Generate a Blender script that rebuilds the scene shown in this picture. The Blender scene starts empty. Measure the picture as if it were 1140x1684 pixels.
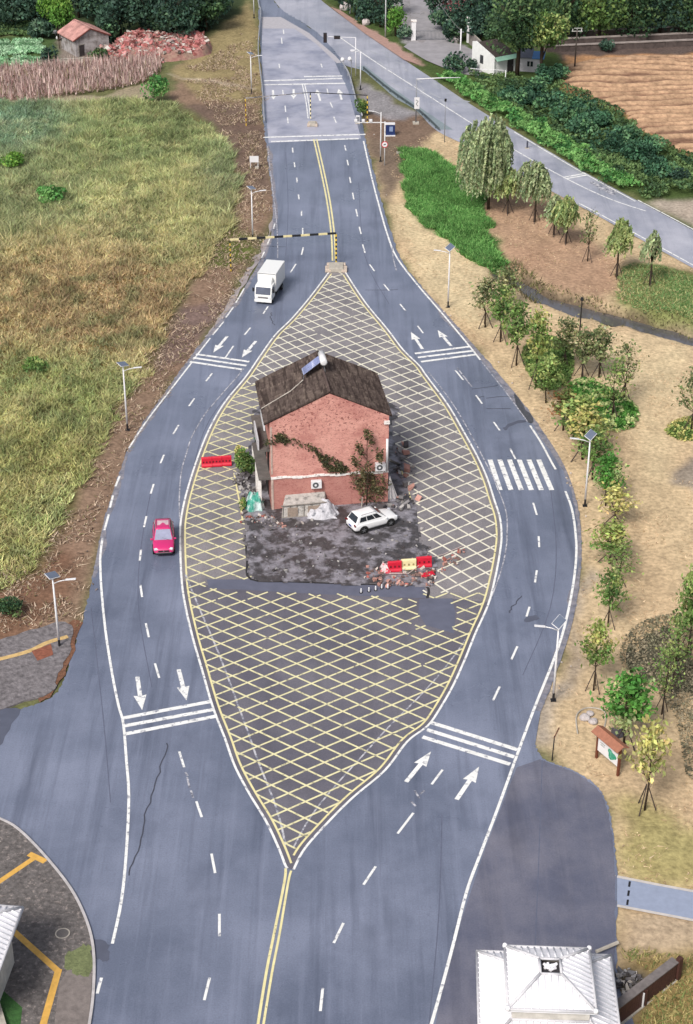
import bpy, bmesh, math, random
import numpy as np
from mathutils import Vector, Matrix, Euler
random.seed(7); RNG = np.random.default_rng(11)
PI = math.pi
sc = bpy.context.scene
COL = bpy.data.collections.new('Scene'); sc.collection.children.link(COL)
# ------------------------------------------------------------------ camera model (photo pixels 1140 x 1684 -> ground)
F = 2809.0; H = 75.0; S = 0.5; C = math.sqrt(3)/2
def G(x, y, z=0.0):
    u = (x-570)/F; v = (y-842)/F
    dx, dy, dz = u, C-v*S, -S-v*C; t = (H-z)/-dz
    return Vector((dx*t, dy*t, z))
def PX(X, Y, Z=0.0):
    w = Z-H; zc = Y*C-w*S
    return 570+F*X/zc, 842+F*(-Y*S-w*C)/zc
def ZT(gx, gy, ty, z0=0.0):
    g = G(gx, gy, z0); V = (ty-842)/F
    return g.y*(S+V*C)/(-C+V*S)+H-z0
def GL(pts, z=0.0): return [G(x, y, z) for x, y in pts]
# ------------------------------------------------------------------ noise
def _h(i, j, s):
    a = np.sin(i*127.1+j*311.7+s*74.7)*43758.5453
    return a-np.floor(a)
def vnoise(x, y, s=0):
    i = np.floor(x); j = np.floor(y); fx = x-i; fy = y-j
    fx = fx*fx*(3-2*fx); fy = fy*fy*(3-2*fy)
    a = _h(i, j, s); b = _h(i+1, j, s); c = _h(i, j+1, s); d = _h(i+1, j+1, s)
    return (a*(1-fx)+b*fx)*(1-fy)+(c*(1-fx)+d*fx)*fy
def fbm(x, y, s=0, o=4):
    r = 0; a = .5; t = 0
    for k in range(o):
        r = r+a*vnoise(x*2**k, y*2**k, s+k); t += a; a *= .5
    return r/t
def pip(px, py, poly):
    x = np.asarray(px); y = np.asarray(py); r = np.zeros(x.shape, bool); n = len(poly)
    for k in range(n):
        x1, y1 = poly[k]; x2, y2 = poly[(k+1) % n]
        if y1 == y2: continue
        c = ((y1 > y) != (y2 > y)) & (x < (x2-x1)*(y-y1)/(y2-y1)+x1)
        r ^= c
    return r
def blur(a, n):
    for _ in range(n):
        b = np.pad(a, 1, mode='edge')
        a = (b[1:-1, 1:-1]*2+b[:-2, 1:-1]+b[2:, 1:-1]+b[1:-1, :-2]+b[1:-1, 2:])/6
    return a
def spline(pts, n=8, closed=False):
    P = [Vector(p) for p in pts]; out = []; N = len(P)
    rng = range(N) if closed else range(N-1)
    for k in rng:
        p0 = P[k-1] if (closed or k > 0) else P[0]; p1 = P[k]; p2 = P[(k+1) % N]
        p3 = P[(k+2) % N] if (closed or k+2 < N) else P[-1]
        for i in range(n):
            t = i/n
            out.append(.5*((2*p1)+(p2-p0)*t+(2*p0-5*p1+4*p2-p3)*t*t+(3*p1-p0-3*p2+p3)*t**3))
    if not closed: out.append(P[-1])
    return out
# ------------------------------------------------------------------ materials
def lin(v):
    v /= 255.0
    return v/12.92 if v <= .04045 else ((v+.055)/1.055)**2.4
def c(r, g, b, k=.72): return (lin(r)*k, lin(g)*k, lin(b)*k)
def nn(nt, t, **kw):
    n = nt.nodes.new(t)
    for a, v in kw.items():
        if a in n.inputs: n.inputs[a].default_value = v
        else: setattr(n, a, v)
    return n
MATS = {}
def mat(name, col, rough=.6, var=.25, scale=2.0, bump=0.0, bscale=None, metal=0.0, spec=.4, col2=None, c2scale=.2, c2lo=.45, c2hi=.65, coat=0.0, attr=False, translucent=0.0, detail=6.0):
    if name in MATS: return MATS[name]
    m = bpy.data.materials.new(name); m.use_nodes = True; nt = m.node_tree; L = nt.links
    b = nt.nodes['Principled BSDF']
    b.inputs['Roughness'].default_value = rough; b.inputs['Metallic'].default_value = metal
    b.inputs['Specular IOR Level'].default_value = spec
    if coat: b.inputs['Coat Weight'].default_value = coat; b.inputs['Coat Roughness'].default_value = .08
    tc = nn(nt, 'ShaderNodeTexCoord')
    no = nn(nt, 'ShaderNodeTexNoise', Scale=scale, Detail=detail, Roughness=.6)
    L.new(tc.outputs['Object'], no.inputs['Vector'])
    mr = nn(nt, 'ShaderNodeMapRange'); mr.inputs[1].default_value = .25; mr.inputs[2].default_value = .75
    mr.inputs[3].default_value = 1-var; mr.inputs[4].default_value = 1+var
    L.new(no.outputs['Fac'], mr.inputs[0])
    base = None
    if attr:
        at = nn(nt, 'ShaderNodeAttribute', attribute_name='Col'); base = at.outputs['Color']
    else:
        rgb = nn(nt, 'ShaderNodeRGB'); rgb.outputs[0].default_value = (*col, 1); base = rgb.outputs[0]
    if col2:
        n2 = nn(nt, 'ShaderNodeTexNoise', Scale=c2scale, Detail=8.0, Roughness=.65)
        L.new(tc.outputs['Object'], n2.inputs['Vector'])
        m2 = nn(nt, 'ShaderNodeMapRange'); m2.inputs[1].default_value = c2lo; m2.inputs[2].default_value = c2hi
        L.new(n2.outputs['Fac'], m2.inputs[0])
        mx = nn(nt, 'ShaderNodeMix', data_type='RGBA'); L.new(m2.outputs[0], mx.inputs[0])
        L.new(base, mx.inputs[6]); mx.inputs[7].default_value = (*col2, 1); base = mx.outputs[2]
    mu = nn(nt, 'ShaderNodeMix', data_type='RGBA', blend_type='MULTIPLY'); mu.inputs[0].default_value = 1
    L.new(base, mu.inputs[6]); L.new(mr.outputs[0], mu.inputs[7]); L.new(mu.outputs[2], b.inputs['Base Color'])
    if bump:
        nb = nn(nt, 'ShaderNodeTexNoise', Scale=bscale or scale*2, Detail=5.0)
        L.new(tc.outputs['Object'], nb.inputs['Vector'])
        bp = nn(nt, 'ShaderNodeBump', Strength=bump, Distance=.1)
        L.new(nb.outputs['Fac'], bp.inputs['Height']); L.new(bp.outputs[0], b.inputs['Normal'])
    if translucent:
        tr = nn(nt, 'ShaderNodeBsdfTranslucent'); L.new(mu.outputs[2], tr.inputs[0])
        ms = nn(nt, 'ShaderNodeMixShader'); ms.inputs[0].default_value = translucent
        L.new(b.outputs[0], ms.inputs[1]); L.new(tr.outputs[0], ms.inputs[2])
        L.new(ms.outputs[0], nt.nodes['Material Output'].inputs[0])
    MATS[name] = m
    return m
LEAF = mat('leaf_foliage', (0, 0, 0), rough=.65, var=.2, scale=3, attr=True, translucent=.25, spec=.2)
BLADE = mat('grass_blade', (0, 0, 0), rough=.8, var=.15, scale=1, attr=True, translucent=.2, spec=.1)
BARK = mat('bark', c(78, 66, 56), rough=.9, scale=8, spec=.1)
STAKE = mat('stake_wood', c(84, 74, 70), rough=.9, scale=8, spec=.1)
WHITE = mat('white_metal_paint', c(236, 234, 236, .8), rough=.4, var=.05)
BLACK = mat('black_paint', c(38, 38, 42), rough=.5, var=.1)
YEL = mat('yellow_paint', c(226, 190, 70, .8), rough=.5, var=.1)
GREY = mat('grey_metal', c(150, 152, 158), rough=.45, var=.1, metal=.3)
CONC = mat('concrete', c(196, 188, 176), rough=.9, var=.2, scale=3, bump=.3, spec=.15)
GLASS = mat('dark_glass', c(40, 46, 56), rough=.08, var=.05, spec=.7)
SOLAR = mat('solar_panel_glass', c(120, 130, 150), rough=.15, var=.1, spec=.7)
RUBBER = mat('tyre_rubber', c(30, 30, 32), rough=.85, var=.1)
RIM = mat('alloy_rim', c(170, 172, 176), rough=.35, metal=.6, var=.05)
RED = mat('red_plastic', c(214, 34, 60, .8), rough=.45, var=.08)
CREAM = mat('cream_plastic', c(240, 226, 176, .8), rough=.5, var=.08)
DARK = mat('dark_void', c(30, 28, 28), rough=.9, var=.1)
RUST = mat('brown_wood', c(120, 66, 46), rough=.7, var=.2, scale=6)
# ------------------------------------------------------------------ mesh helpers
class MB:
    def __init__(s): s.v = []; s.f = []; s.m = []
    def add(s, vs, fs, mi=0):
        o = len(s.v); s.v += [tuple(v) for v in vs]
        for f in fs: s.f.append(tuple(i+o for i in f)); s.m.append(mi)
        return s
    def box(s, cx, cy, cz, sx, sy, sz, rot=None, mi=0):
        vs = [Vector((x*sx/2, y*sy/2, z*sz/2)) for x in (-1, 1) for y in (-1, 1) for z in (-1, 1)]
        if rot is not None: vs = [rot @ v for v in vs]
        vs = [v+Vector((cx, cy, cz)) for v in vs]
        return s.add(vs, [(0, 1, 3, 2), (4, 6, 7, 5), (0, 4, 5, 1), (2, 3, 7, 6), (0, 2, 6, 4), (1, 5, 7, 3)], mi)
    def tube(s, pts, r, n=8, mi=0):
        pts = [Vector(p) for p in pts]
        if not isinstance(r, (list, tuple)): r = [r]*len(pts)
        vs = []; fs = []
        for k, p in enumerate(pts):
            d = (pts[min(k+1, len(pts)-1)]-pts[max(k-1, 0)])
            d = d.normalized() if d.length > 1e-9 else Vector((0, 0, 1))
            a = d.cross(Vector((0, 0, 1)) if abs(d.z) < .95 else Vector((1, 0, 0))).normalized(); b = d.cross(a)
            for i in range(n):
                t = 2*PI*i/n; vs.append(p+(a*math.cos(t)+b*math.sin(t))*r[k])
        for k in range(len(pts)-1):
            for i in range(n):
                j = (i+1) % n; fs.append((k*n+i, k*n+j, (k+1)*n+j, (k+1)*n+i))
        fs.append(tuple(range(n))[::-1]); fs.append(tuple(range((len(pts)-1)*n, len(pts)*n)))
        return s.add(vs, fs, mi)
    def prism(s, pts, z0, z1, mi=0):
        n = len(pts); vs = [(p[0], p[1], z0) for p in pts]+[(p[0], p[1], z1) for p in pts]
        fs = [tuple(range(n))[::-1], tuple(range(n, 2*n))]+[(i, (i+1) % n, n+(i+1) % n, n+i) for i in range(n)]
        return s.add(vs, fs, mi)
    def slab(s, quad, th, mi=0):
        q = [Vector(p) for p in quad]; n = (q[1]-q[0]).cross(q[2]-q[0]).normalized()*th; k = len(q)
        vs = q+[p-n for p in q]
        fs = [tuple(range(k)), tuple(range(k, 2*k))[::-1]]+[(i, k+i, k+(i+1) % k, (i+1) % k) for i in range(k)]
        return s.add(vs, fs, mi)
def obj(name, mb, mats, parent=None, smooth=False, bevel=0.0, fix=True):
    me = bpy.data.meshes.new(name); me.from_pydata(mb.v, [], mb.f)
    if not isinstance(mats, (list, tuple)): mats = [mats]
    for m in mats: me.materials.append(m)
    if len(mats) > 1: me.polygons.foreach_set('material_index', mb.m)
    if fix:
        bm = bmesh.new(); bm.from_mesh(me); bmesh.ops.recalc_face_normals(bm, faces=bm.faces); bm.to_mesh(me); bm.free()
    if smooth: me.polygons.foreach_set('use_smooth', [True]*len(me.polygons))
    me.update()
    o = bpy.data.objects.new(name, me); COL.objects.link(o)
    if parent: o.parent = parent
    if bevel:
        b = o.modifiers.new('bevel', 'BEVEL'); b.width = bevel; b.segments = 2; b.limit_method = 'ANGLE'; b.angle_limit = .6
    return o
FOLB = 1.55
def npmesh(name, V, k, m, colr=None):
    if colr is not None:
        g_ = colr.mean(1, keepdims=True); colr = np.clip((g_+(colr-g_)*.86)*FOLB, .003, .9)
    n = len(V)//k; me = bpy.data.meshes.new(name)
    me.vertices.add(len(V)); me.vertices.foreach_set('co', np.asarray(V, np.float32).ravel())
    me.loops.add(n*k); me.loops.foreach_set('vertex_index', np.arange(n*k, dtype=np.int32))
    me.polygons.add(n); me.polygons.foreach_set('loop_start', np.arange(0, n*k, k, dtype=np.int32))
    if colr is not None:
        a = me.color_attributes.new('Col', 'FLOAT_COLOR', 'POINT')
        cc = np.ones((len(V), 4), np.float32); cc[:, :3] = np.repeat(colr, k, axis=0); a.data.foreach_set('color', cc.ravel())
    me.materials.append(m); me.update(calc_edges=True); me.validate()
    return me
def link(name, me, parent=None):
    o = bpy.data.objects.new(name, me); COL.objects.link(o)
    if parent: o.parent = parent
    return o
def tag(o, label, cat, group=None):
    o['label'] = label; o['category'] = cat
    if group: o['group'] = group
    return o
def thing(name, label, cat, loc, rz=0, group=None, scale=None):
    o = bpy.data.objects.new(name, None); o.empty_display_size = .3; COL.objects.link(o)
    o.location = loc; o.rotation_euler = (0, 0, rz)
    if scale: o.scale = scale
    return tag(o, label, cat, group)
def struct(o): o['kind'] = 'structure'; return o
def stuff(o): o['kind'] = 'stuff'; return o
# ------------------------------------------------------------------ world, sun, camera
W = bpy.data.worlds.new('World'); sc.world = W; W.use_nodes = True; nt = W.node_tree
sky = nt.nodes.new('ShaderNodeTexSky'); sky.sky_type = 'NISHITA'; sky.sun_disc = False
SE, SR = math.radians(46), math.radians(-150)
sky.sun_elevation = SE; sky.sun_rotation = SR; sky.air_density = 1.0; sky.dust_density = 3.0
hs = nt.nodes.new('ShaderNodeHueSaturation'); hs.inputs['Saturation'].default_value = .5
nt.links.new(sky.outputs[0], hs.inputs['Color']); nt.links.new(hs.outputs[0], nt.nodes['Background'].inputs[0])
nt.nodes['Background'].inputs[1].default_value = .088
sl = bpy.data.lights.new('sun', 'SUN'); sl.energy = 2.1; sl.angle = math.radians(18); sl.color = (1, .96, .9)
so = bpy.data.objects.new('sun', sl); COL.objects.link(so)
sd = Vector((math.sin(SR)*math.cos(SE), math.cos(SR)*math.cos(SE), math.sin(SE)))
so.rotation_euler = (-sd).to_track_quat('-Z', 'Y').to_euler(); so.location = (0, 100, 120)
cam = bpy.data.cameras.new('camera'); co = bpy.data.objects.new('camera', cam); COL.objects.link(co); sc.camera = co
co.location = (0, 0, H); co.rotation_euler = (math.radians(60), 0, 0)
cam.sensor_fit = 'VERTICAL'; cam.sensor_height = 36; cam.sensor_width = 24; cam.lens = 36*F/1684; cam.clip_end = 5000; cam.clip_start = 1
sc.view_settings.view_transform = 'Standard'; sc.view_settings.look = 'None'; sc.view_settings.exposure = 0.68; sc.view_settings.gamma = 1
sc.render.film_transparent = False
# ================================================================== outlines traced on the photograph (pixels)
ROAD_L = [(424, -40), (426, 30), (429, 100), (433, 190), (438, 240), (446, 300), (449, 345), (446, 385), (428, 428), (390, 492), (345, 547), (305, 598), (272, 645), (238, 692), (213, 735), (198, 775), (184, 815), (168, 870), (152, 950), (136, 1020), (120, 1070), (105, 1118), (86, 1146), (40, 1164), (-10, 1172), (-80, 1185)]
ROAD_LB = [(-80, 1320), (0, 1349), (32, 1368), (75, 1412), (115, 1463), (140, 1513), (152, 1560), (153, 1620), (146, 1684), (120, 1800)]
ROAD_RB = [(770, 1800), (1030, 1740), (1015, 1600), (1015, 1440), (1009, 1375), (1000, 1327), (983, 1294), (950, 1270), (915, 1257), (892, 1246), (880, 1225)]
ROAD_R = [(890, 1170), (915, 1105), (940, 1030), (954, 950), (956, 880), (946, 815), (925, 760), (890, 705), (850, 650), (790, 580), (742, 525), (697, 475), (662, 430), (640, 370), (622, 310), (610, 262), (601, 228), (594, 190), (580, 140), (565, 105), (534, 65), (500, 38), (470, 20), (450, 0), (440, -40)]
LENS_L = [(473, 1428), (469, 1422), (459, 1396), (438, 1351), (409.5, 1304), (386, 1259), (370, 1214), (350, 1162), (332, 1100), (317, 1048), (304, 991), (298.5, 948), (296.4, 884), (298.5, 850), (308.5, 805), (328, 745), (347, 700), (371, 660), (404, 620), (426, 588), (452.6, 551), (479, 525), (510.5, 488), (543, 445)]
LENS_R = [(567, 446), (600, 496), (637, 541), (663, 575), (689.5, 601), (702, 618.6), (736.5, 665), (763.5, 711), (787, 754), (802, 788), (813, 822), (822, 850), (825, 878), (823, 904), (815, 948), (803, 994), (782, 1041.6), (764, 1086), (745, 1128), (722, 1168), (703, 1194), (670, 1219.5), (633, 1267), (580, 1312), (538, 1354), (501, 1396), (483, 1430)]
OLD_L = [(415, -60), (440, -15), (468, 20), (500, 38), (534, 65), (565, 105), (600, 118), (649, 160), (683, 180), (719, 215), (780, 245), (850, 284), (950, 337), (1000, 364), (1140, 441), (1260, 508)]
OLD_R = [(1260, 448), (1140, 379), (1045, 328), (965, 285), (919, 258), (824, 202), (775, 172), (720, 135), (663, 97), (600, 53), (547, 15), (520, -10), (495, -60)]
LENS = LENS_L+LENS_R
MUD = [(394, 768), (420, 715), (428, 665), (640, 662), (646, 700), (652, 742), (664, 770), (676, 815), (684, 850), (694, 880), (703, 905), (722, 930), (716, 955), (704, 967), (640, 962), (560, 962), (480, 958), (413, 955), (406, 920), (404, 880), (399, 845), (392, 800)]
PATCH = [[(340, 953), (413, 953), (480, 957), (640, 961), (698, 962), (702, 984), (640, 982), (520, 977), (400, 970), (344, 968)], [(690, 985), (744, 984), (749, 1008), (747, 1042), (700, 1028), (688, 1008)]]
# ================================================================== ground
def axis(a, b, st, ext0, ext1): return np.concatenate([ext0, np.arange(a, b, st), ext1])
GX = axis(-78, 78, .42, [-1500, -500, -200, -110], [80, 110, 200, 500, 1500]); GY = axis(60, 345, .5, [-300, 0, 40], [350, 380, 450, 700, 1600, 3000])
gx, gy = np.meshgrid(GX, GY)
jx = gx+(fbm(gx*.35, gy*.25, 3)-.5)*3.0; jy = gy+(fbm(gx*.35, gy*.25, 9)-.5)*4.5
qx, qy = PX(gx, gy); kx, ky = PX(jx, jy)
def mask(poly, jit=True, b=1): return blur(pip(kx if jit else qx, ky if jit else qy, poly).astype(float), b)
STRAW = c(222, 196, 158); GRN = c(104, 116, 62)
gcol = np.zeros(gx.shape+(3,)); gcol[:] = c(120, 122, 84)
def paint(poly, col, jit=True, b=2, a=1.0):
    m = (mask(poly, jit, b)*a)[..., None]; gcol[:] = gcol*(1-m)+np.array(col)*m
FIELD = [(-90, 160), (60, 173), (200, 165), (280, 172), (330, 200), (375, 245), (398, 300), (388, 360), (345, 425), (305, 480), (275, 540), (235, 615), (190, 680), (155, 755), (112, 845), (66, 915), (20, 965), (-120, 1010)]
RIGHT = [(600, 200), (720, 212), (860, 285), (1140, 440), (1300, 520), (1300, 1760), (1000, 1760), (1000, 1300), (880, 1230), (950, 960), (880, 700), (660, 430)]
paint(RIGHT, STRAW, b=3)
paint([(-90, 930), (60, 900), (110, 840), (190, 670), (280, 530), (390, 350), (395, 250), (350, 190), (280, 165), (290, 110), (415, 60), (440, 240), (450, 350), (300, 610), (200, 780), (120, 1075), (-90, 1180)], c(158, 132, 112), b=3)
paint([(300, 175), (420, 170), (440, 260), (440, 330), (400, 290), (350, 205)], c(128, 108, 96), b=3)
paint([(285, 120), (330, 75), (415, 0), (425, 60), (428, 170), (330, 165)], c(168, 152, 112), b=3)
paint([(270, 120), (330, 128), (395, 140), (415, 150), (395, 146), (330, 134)], c(205, 188, 165), b=1)
paint([(270, 520), (330, 500), (395, 490), (340, 550), (250, 620), (240, 590)], c(132, 112, 108), b=3, a=.8)
paint([(350, 395), (385, 360), (400, 395), (420, 385), (410, 430), (345, 440)], c(112, 122, 66), b=2)
paint([(-90, 940), (30, 925), (110, 900), (120, 960), (60, 1040), (-90, 1080)], c(132, 96, 76), b=3, a=.7)
paint(FIELD, c(120, 112, 74), b=3)
paint([(-90, 170), (90, 180), (100, 235), (-90, 240)], c(98, 122, 90), b=5)
paint([(130, 200), (300, 195), (370, 260), (300, 300), (160, 260)], c(110, 126, 60), b=6)
paint([(-40, 440), (150, 420), (290, 430), (250, 560), (120, 660), (-40, 640)], c(142, 114, 70), b=8)
paint([(-90, 60), (120, 60), (120, 118), (-90, 122)], c(90, 112, 70), b=2)
paint([(100, 60), (200, 60), (270, 95), (260, 110), (100, 118)], c(150, 138, 128), b=2)
paint([(-90, -60), (420, -60), (400, 20), (330, 60), (180, 70), (-90, 45)], c(70, 82, 56), b=3)
paint([(-90, 160), (170, 155), (270, 130), (255, 160), (60, 172), (-90, 168)], c(176, 164, 138), b=1)
# right side
paint([(600, 215), (690, 235), (660, 300), (640, 340), (615, 260)], c(140, 122, 106), b=3)
paint([(598, 150), (640, 160), (720, 215), (680, 240), (600, 222)], c(142, 120, 104), b=2)
paint([(590, 130), (650, 165), (690, 188), (650, 200), (600, 180)], c(160, 156, 158), b=2)
paint([(640, 335), (680, 330), (760, 410), (830, 470), (900, 520), (800, 560), (700, 470)], c(232, 210, 170), b=5)
paint([(790, 290), (900, 330), (1010, 420), (1000, 500), (900, 470), (830, 430), (800, 360)], c(198, 164, 136), b=4)
paint([(1020, 440), (1080, 430), (1300, 520), (1300, 580), (1140, 545), (1050, 525), (1010, 480)], c(140, 146, 92), b=5)
paint([(1080, 450), (1300, 520), (1300, 555), (1110, 515)], c(112, 142, 82), b=5)
paint([(658, 246), (702, 248), (742, 275), (790, 328), (802, 380), (832, 430), (818, 447), (772, 422), (704, 372), (672, 330)], c(78, 120, 60), b=1)
paint([(795, 415), (830, 440), (900, 470), (1000, 505), (1060, 520), (1140, 540), (1300, 580), (1300, 600), (1140, 562), (1000, 528), (900, 500), (830, 470)], c(112, 98, 82), b=2)
paint([(905, 560), (1140, 540), (1140, 700), (1080, 800), (960, 600)], c(234, 212, 172), b=8, a=.8)
paint([(1110, 770), (1140, 750), (1200, 760), (1200, 820), (1140, 812), (1112, 795)], c(170, 156, 140), b=1)
paint([(1015, 1310), (1140, 1350), (1300, 1400), (1300, 1480), (1018, 1442)], c(188, 176, 122), b=4)
paint([(1016, 1490), (1300, 1530), (1300, 1570), (1020, 1560)], c(212, 190, 160), b=2)
paint([(1016, 1565), (1300, 1560), (1300, 1760), (1016, 1760)], c(168, 146, 98), b=3)
paint([(1010, 1590), (1060, 1600), (1075, 1635), (1010, 1680)], c(96, 94, 92), b=2)
paint([(880, 1225), (915, 1150), (945, 1010), (956, 930), (975, 960), (950, 1060), (930, 1180), (905, 1240)], c(186, 172, 156), b=2)
# far right
paint([(500, -60), (1300, -60), (1300, 420), (1140, 375), (920, 255), (660, 95), (545, 10)], c(86, 104, 60), b=2)
paint([(545, 8), (600, 45), (700, 108), (640, 92), (575, 45)], c(190, 160, 146), b=1)
paint([(640, -60), (735, -60), (740, 60), (795, 95), (790, 125), (720, 95), (660, 72)], c(172, 168, 170), b=1)
paint([(880, 75), (1300, 40), (1300, 100), (930, 100)], c(110, 96, 90), b=2)
paint([(930, 92), (1300, 88), (1300, 300), (1140, 262), (1010, 180), (920, 150)], c(206, 158, 116), b=3)
paint([(1060, 330), (1300, 325), (1300, 430), (1180, 395), (1120, 360)], c(190, 176, 160), b=4)
RALL = ROAD_L+ROAD_LB+ROAD_RB+ROAD_R
mroad = np.maximum(mask(RALL, False, 0), mask(OLD_L+OLD_R, False, 0))
PLAZA1 = [(-90, 1310), (0, 1349), (32, 1368), (75, 1412), (115, 1463), (140, 1513), (152, 1560), (153, 1620), (146, 1684), (120, 1800), (-90, 1800)]
flat = np.maximum(np.maximum(mroad, mask(PLAZA1, False, 0)), np.maximum(mask([(1005, 1435), (1300, 1490), (1300, 1552), (1005, 1496)], False, 0), mask([(-60, 1055), (60, 1030), (136, 1018), (120, 1070), (84, 1148), (-60, 1180)], False, 0))); off = 1-np.clip(blur(flat, 5)*1.6, 0, 1)
gz = -.08+off*(.02+.45*(fbm(gx*.12, gy*.12, 21)-.3)+.22*(fbm(gx*.8, gy*.6, 5)-.5))
far = (np.abs(gx) > 90) | (gy > 350); gz = np.where(far, -.1, gz)
STREAM = [(800, 425), (850, 452), (900, 478), (960, 498), (1010, 510), (1060, 524), (1140, 544), (1300, 585), (1300, 602), (1140, 561), (1060, 541), (1000, 526), (950, 515), (900, 497), (850, 474), (800, 447)]
ms = blur(mask(STREAM, True, 0), 4); gz = gz-1.1*np.clip(ms*1.5, 0, 1)*off
gz = gz+off*.55*blur(mask([(1010, 420), (1140, 455), (1300, 520), (1300, 575), (1140, 540), (1040, 510)], False, 0), 8)
pk = np.clip((fbm(gx*.16, gy*.12, 45)-.45)*4, 0, 1)[..., None]*.35; gcol = gcol*(1-pk)+gcol*np.array([.86, .78, .78])*pk
gcol *= (.80+.3*fbm(gx*.5, gy*.35, 31)+.42*(fbm(gx*1.6, gy*.9, 41, 4)-.5))[..., None]
def gh(x, y):
    i = int(np.clip(np.searchsorted(GX, x), 1, len(GX)-1)); j = int(np.clip(np.searchsorted(GY, y), 1, len(GY)-1))
    return float(max(gz[j, i], gz[j-1, i-1]))
def ghv(x, y):
    i = np.clip(np.searchsorted(GX, x), 1, len(GX)-1); j = np.clip(np.searchsorted(GY, y), 1, len(GY)-1)
    return gz[j, i]
def GG(x, y):
    p = G(x, y); p.z = gh(p.x, p.y); return p
nx, ny = len(GX), len(GY)
me = bpy.data.meshes.new('ground'); me.vertices.add(nx*ny)
me.vertices.foreach_set('co', np.stack([gx, gy, gz], -1).astype(np.float32).ravel())
idx = np.arange(nx*ny).reshape(ny, nx)
q = np.stack([idx[:-1, :-1], idx[:-1, 1:], idx[1:, 1:], idx[1:, :-1]], -1).reshape(-1, 4)
me.loops.add(q.size); me.loops.foreach_set('vertex_index', q.ravel().astype(np.int32))
me.polygons.add(len(q)); me.polygons.foreach_set('loop_start', np.arange(0, q.size, 4, dtype=np.int32))
me.polygons.foreach_set('use_smooth', np.ones(len(q), bool))
a = me.color_attributes.new('Col', 'FLOAT_COLOR', 'POINT'); a.data.foreach_set('color', np.concatenate([gcol, np.ones(gcol.shape[:2]+(1,))], -1).astype(np.float32).ravel())
me.update(calc_edges=True)
me.materials.append(mat('earth_and_dry_grass', (0, 0, 0), rough=.95, var=.4, scale=2.6, bump=.9, bscale=2.6, attr=True, spec=.05, detail=10))
struct(link('ground', me))
# ================================================================== sheets: roads and markings
def sheet(name, pts, z, m, px=True):
    P = GL(pts) if px else pts
    return struct(obj(name, MB().add([(p[0], p[1], z) for p in P], [tuple(range(len(P)))]), m, fix=False))
def ragged(pts, amp=.35, n=6):
    out = []
    for k, p in enumerate(spline(GL(pts), n, True)):
        out.append(p+Vector((random.uniform(-amp, amp), random.uniform(-amp, amp), 0)))
    return out
def asphalt(name, base, light, dark, rough=.42, streak=.5, big=.06, grain=.16):
    m = mat(name, base, rough=rough, var=grain, scale=9, bump=.15, bscale=24, spec=.5, col2=light, c2scale=big, c2lo=.40, c2hi=.68, detail=3)
    nt = m.node_tree; L = nt.links; b = nt.nodes['Principled BSDF']; prev = b.inputs['Base Color'].links[0].from_socket
    tc = [n for n in nt.nodes if n.type == 'TEX_COORD'][0]
    for sc_, lo, hi, colr, fac in (((.75, .035, 1), .50, .72, dark, streak), ((1.6, .05, 1), .52, .72, light, streak*.7), ((.16, .10, 1), .55, .68, dark, .35), ((2.6, 1.9, 1), .60, .72, dark, .30)):
        mp = nn(nt, 'ShaderNodeMapping'); mp.inputs['Scale'].default_value = sc_; L.new(tc.outputs['Object'], mp.inputs[0]); prev = layer(nt, prev, mp.outputs[0], 1.0, lo, hi, colr, 5.0, fac)
    L.new(prev, b.inputs['Base Color'])
    rn = nn(nt, 'ShaderNodeTexNoise', Scale=.12, Detail=5.0); L.new(tc.outputs['Object'], rn.inputs['Vector']); rm = nn(nt, 'ShaderNodeMapRange'); rm.inputs[1].default_value = .35; rm.inputs[2].default_value = .65; rm.inputs[3].default_value = rough-.12; rm.inputs[4].default_value = rough+.14
    L.new(rn.outputs['Fac'], rm.inputs[0]); L.new(rm.outputs[0], b.inputs['Roughness']); return m
def layer(nt, prev, vec, scale, lo, hi, colr, det=6.0, fac=1.0):
    n = nn(nt, 'ShaderNodeTexNoise', Scale=scale, Detail=det, Roughness=.65); nt.links.new(vec, n.inputs['Vector']); m = nn(nt, 'ShaderNodeMapRange'); m.inputs[1].default_value = lo; m.inputs[2].default_value = hi; m.inputs[4].default_value = fac; nt.links.new(n.outputs['Fac'], m.inputs[0])
    x = nn(nt, 'ShaderNodeMix', data_type='RGBA'); nt.links.new(m.outputs[0], x.inputs[0]); nt.links.new(prev, x.inputs[6]); x.inputs[7].default_value = (*colr, 1); return x.outputs[2]
ASPH = asphalt('asphalt', c(120, 128, 150, .63), c(154, 161, 184, .67), c(96, 103, 124, .60), .36, .7)
ASPHL = asphalt('lens_asphalt', c(112, 109, 122, .62), c(134, 130, 140, .64), c(92, 89, 98, .62), .7, .35, .15, .22)
ASPHU = asphalt('weathered_lens_asphalt', c(140, 135, 139, .66), c(164, 158, 160, .68), c(108, 102, 106, .62), .75, .35, .2, .3)
ASPHD = asphalt('driveway_asphalt', c(110, 113, 134, .62), c(148, 146, 160, .64), c(88, 88, 104, .6), .5, .45, .12)
ASPHO = asphalt('worn_sheen_old_asphalt', c(172, 174, 190, .66), c(206, 206, 218, .68), c(140, 144, 162, .62), .42, .5, .12)  # old road: wet sheen lightened into the colour, besides real wear
PATCHM = mat('fresh_asphalt_patch', c(104, 108, 126, .62), rough=.6, var=.15, scale=1.0, bump=.1, spec=.4)
def sp(pts, n=6): return [(p.x, p.y) for p in spline([Vector((a, b, 0)) for a, b in pts], n)]
sheet('old_road', sp(OLD_L)+sp(OLD_R), -.006, ASPHO)
def jit(pts, a): return [(x+random.uniform(-a, a), y+random.uniform(-a, a)*.6) for x, y in pts]
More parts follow.
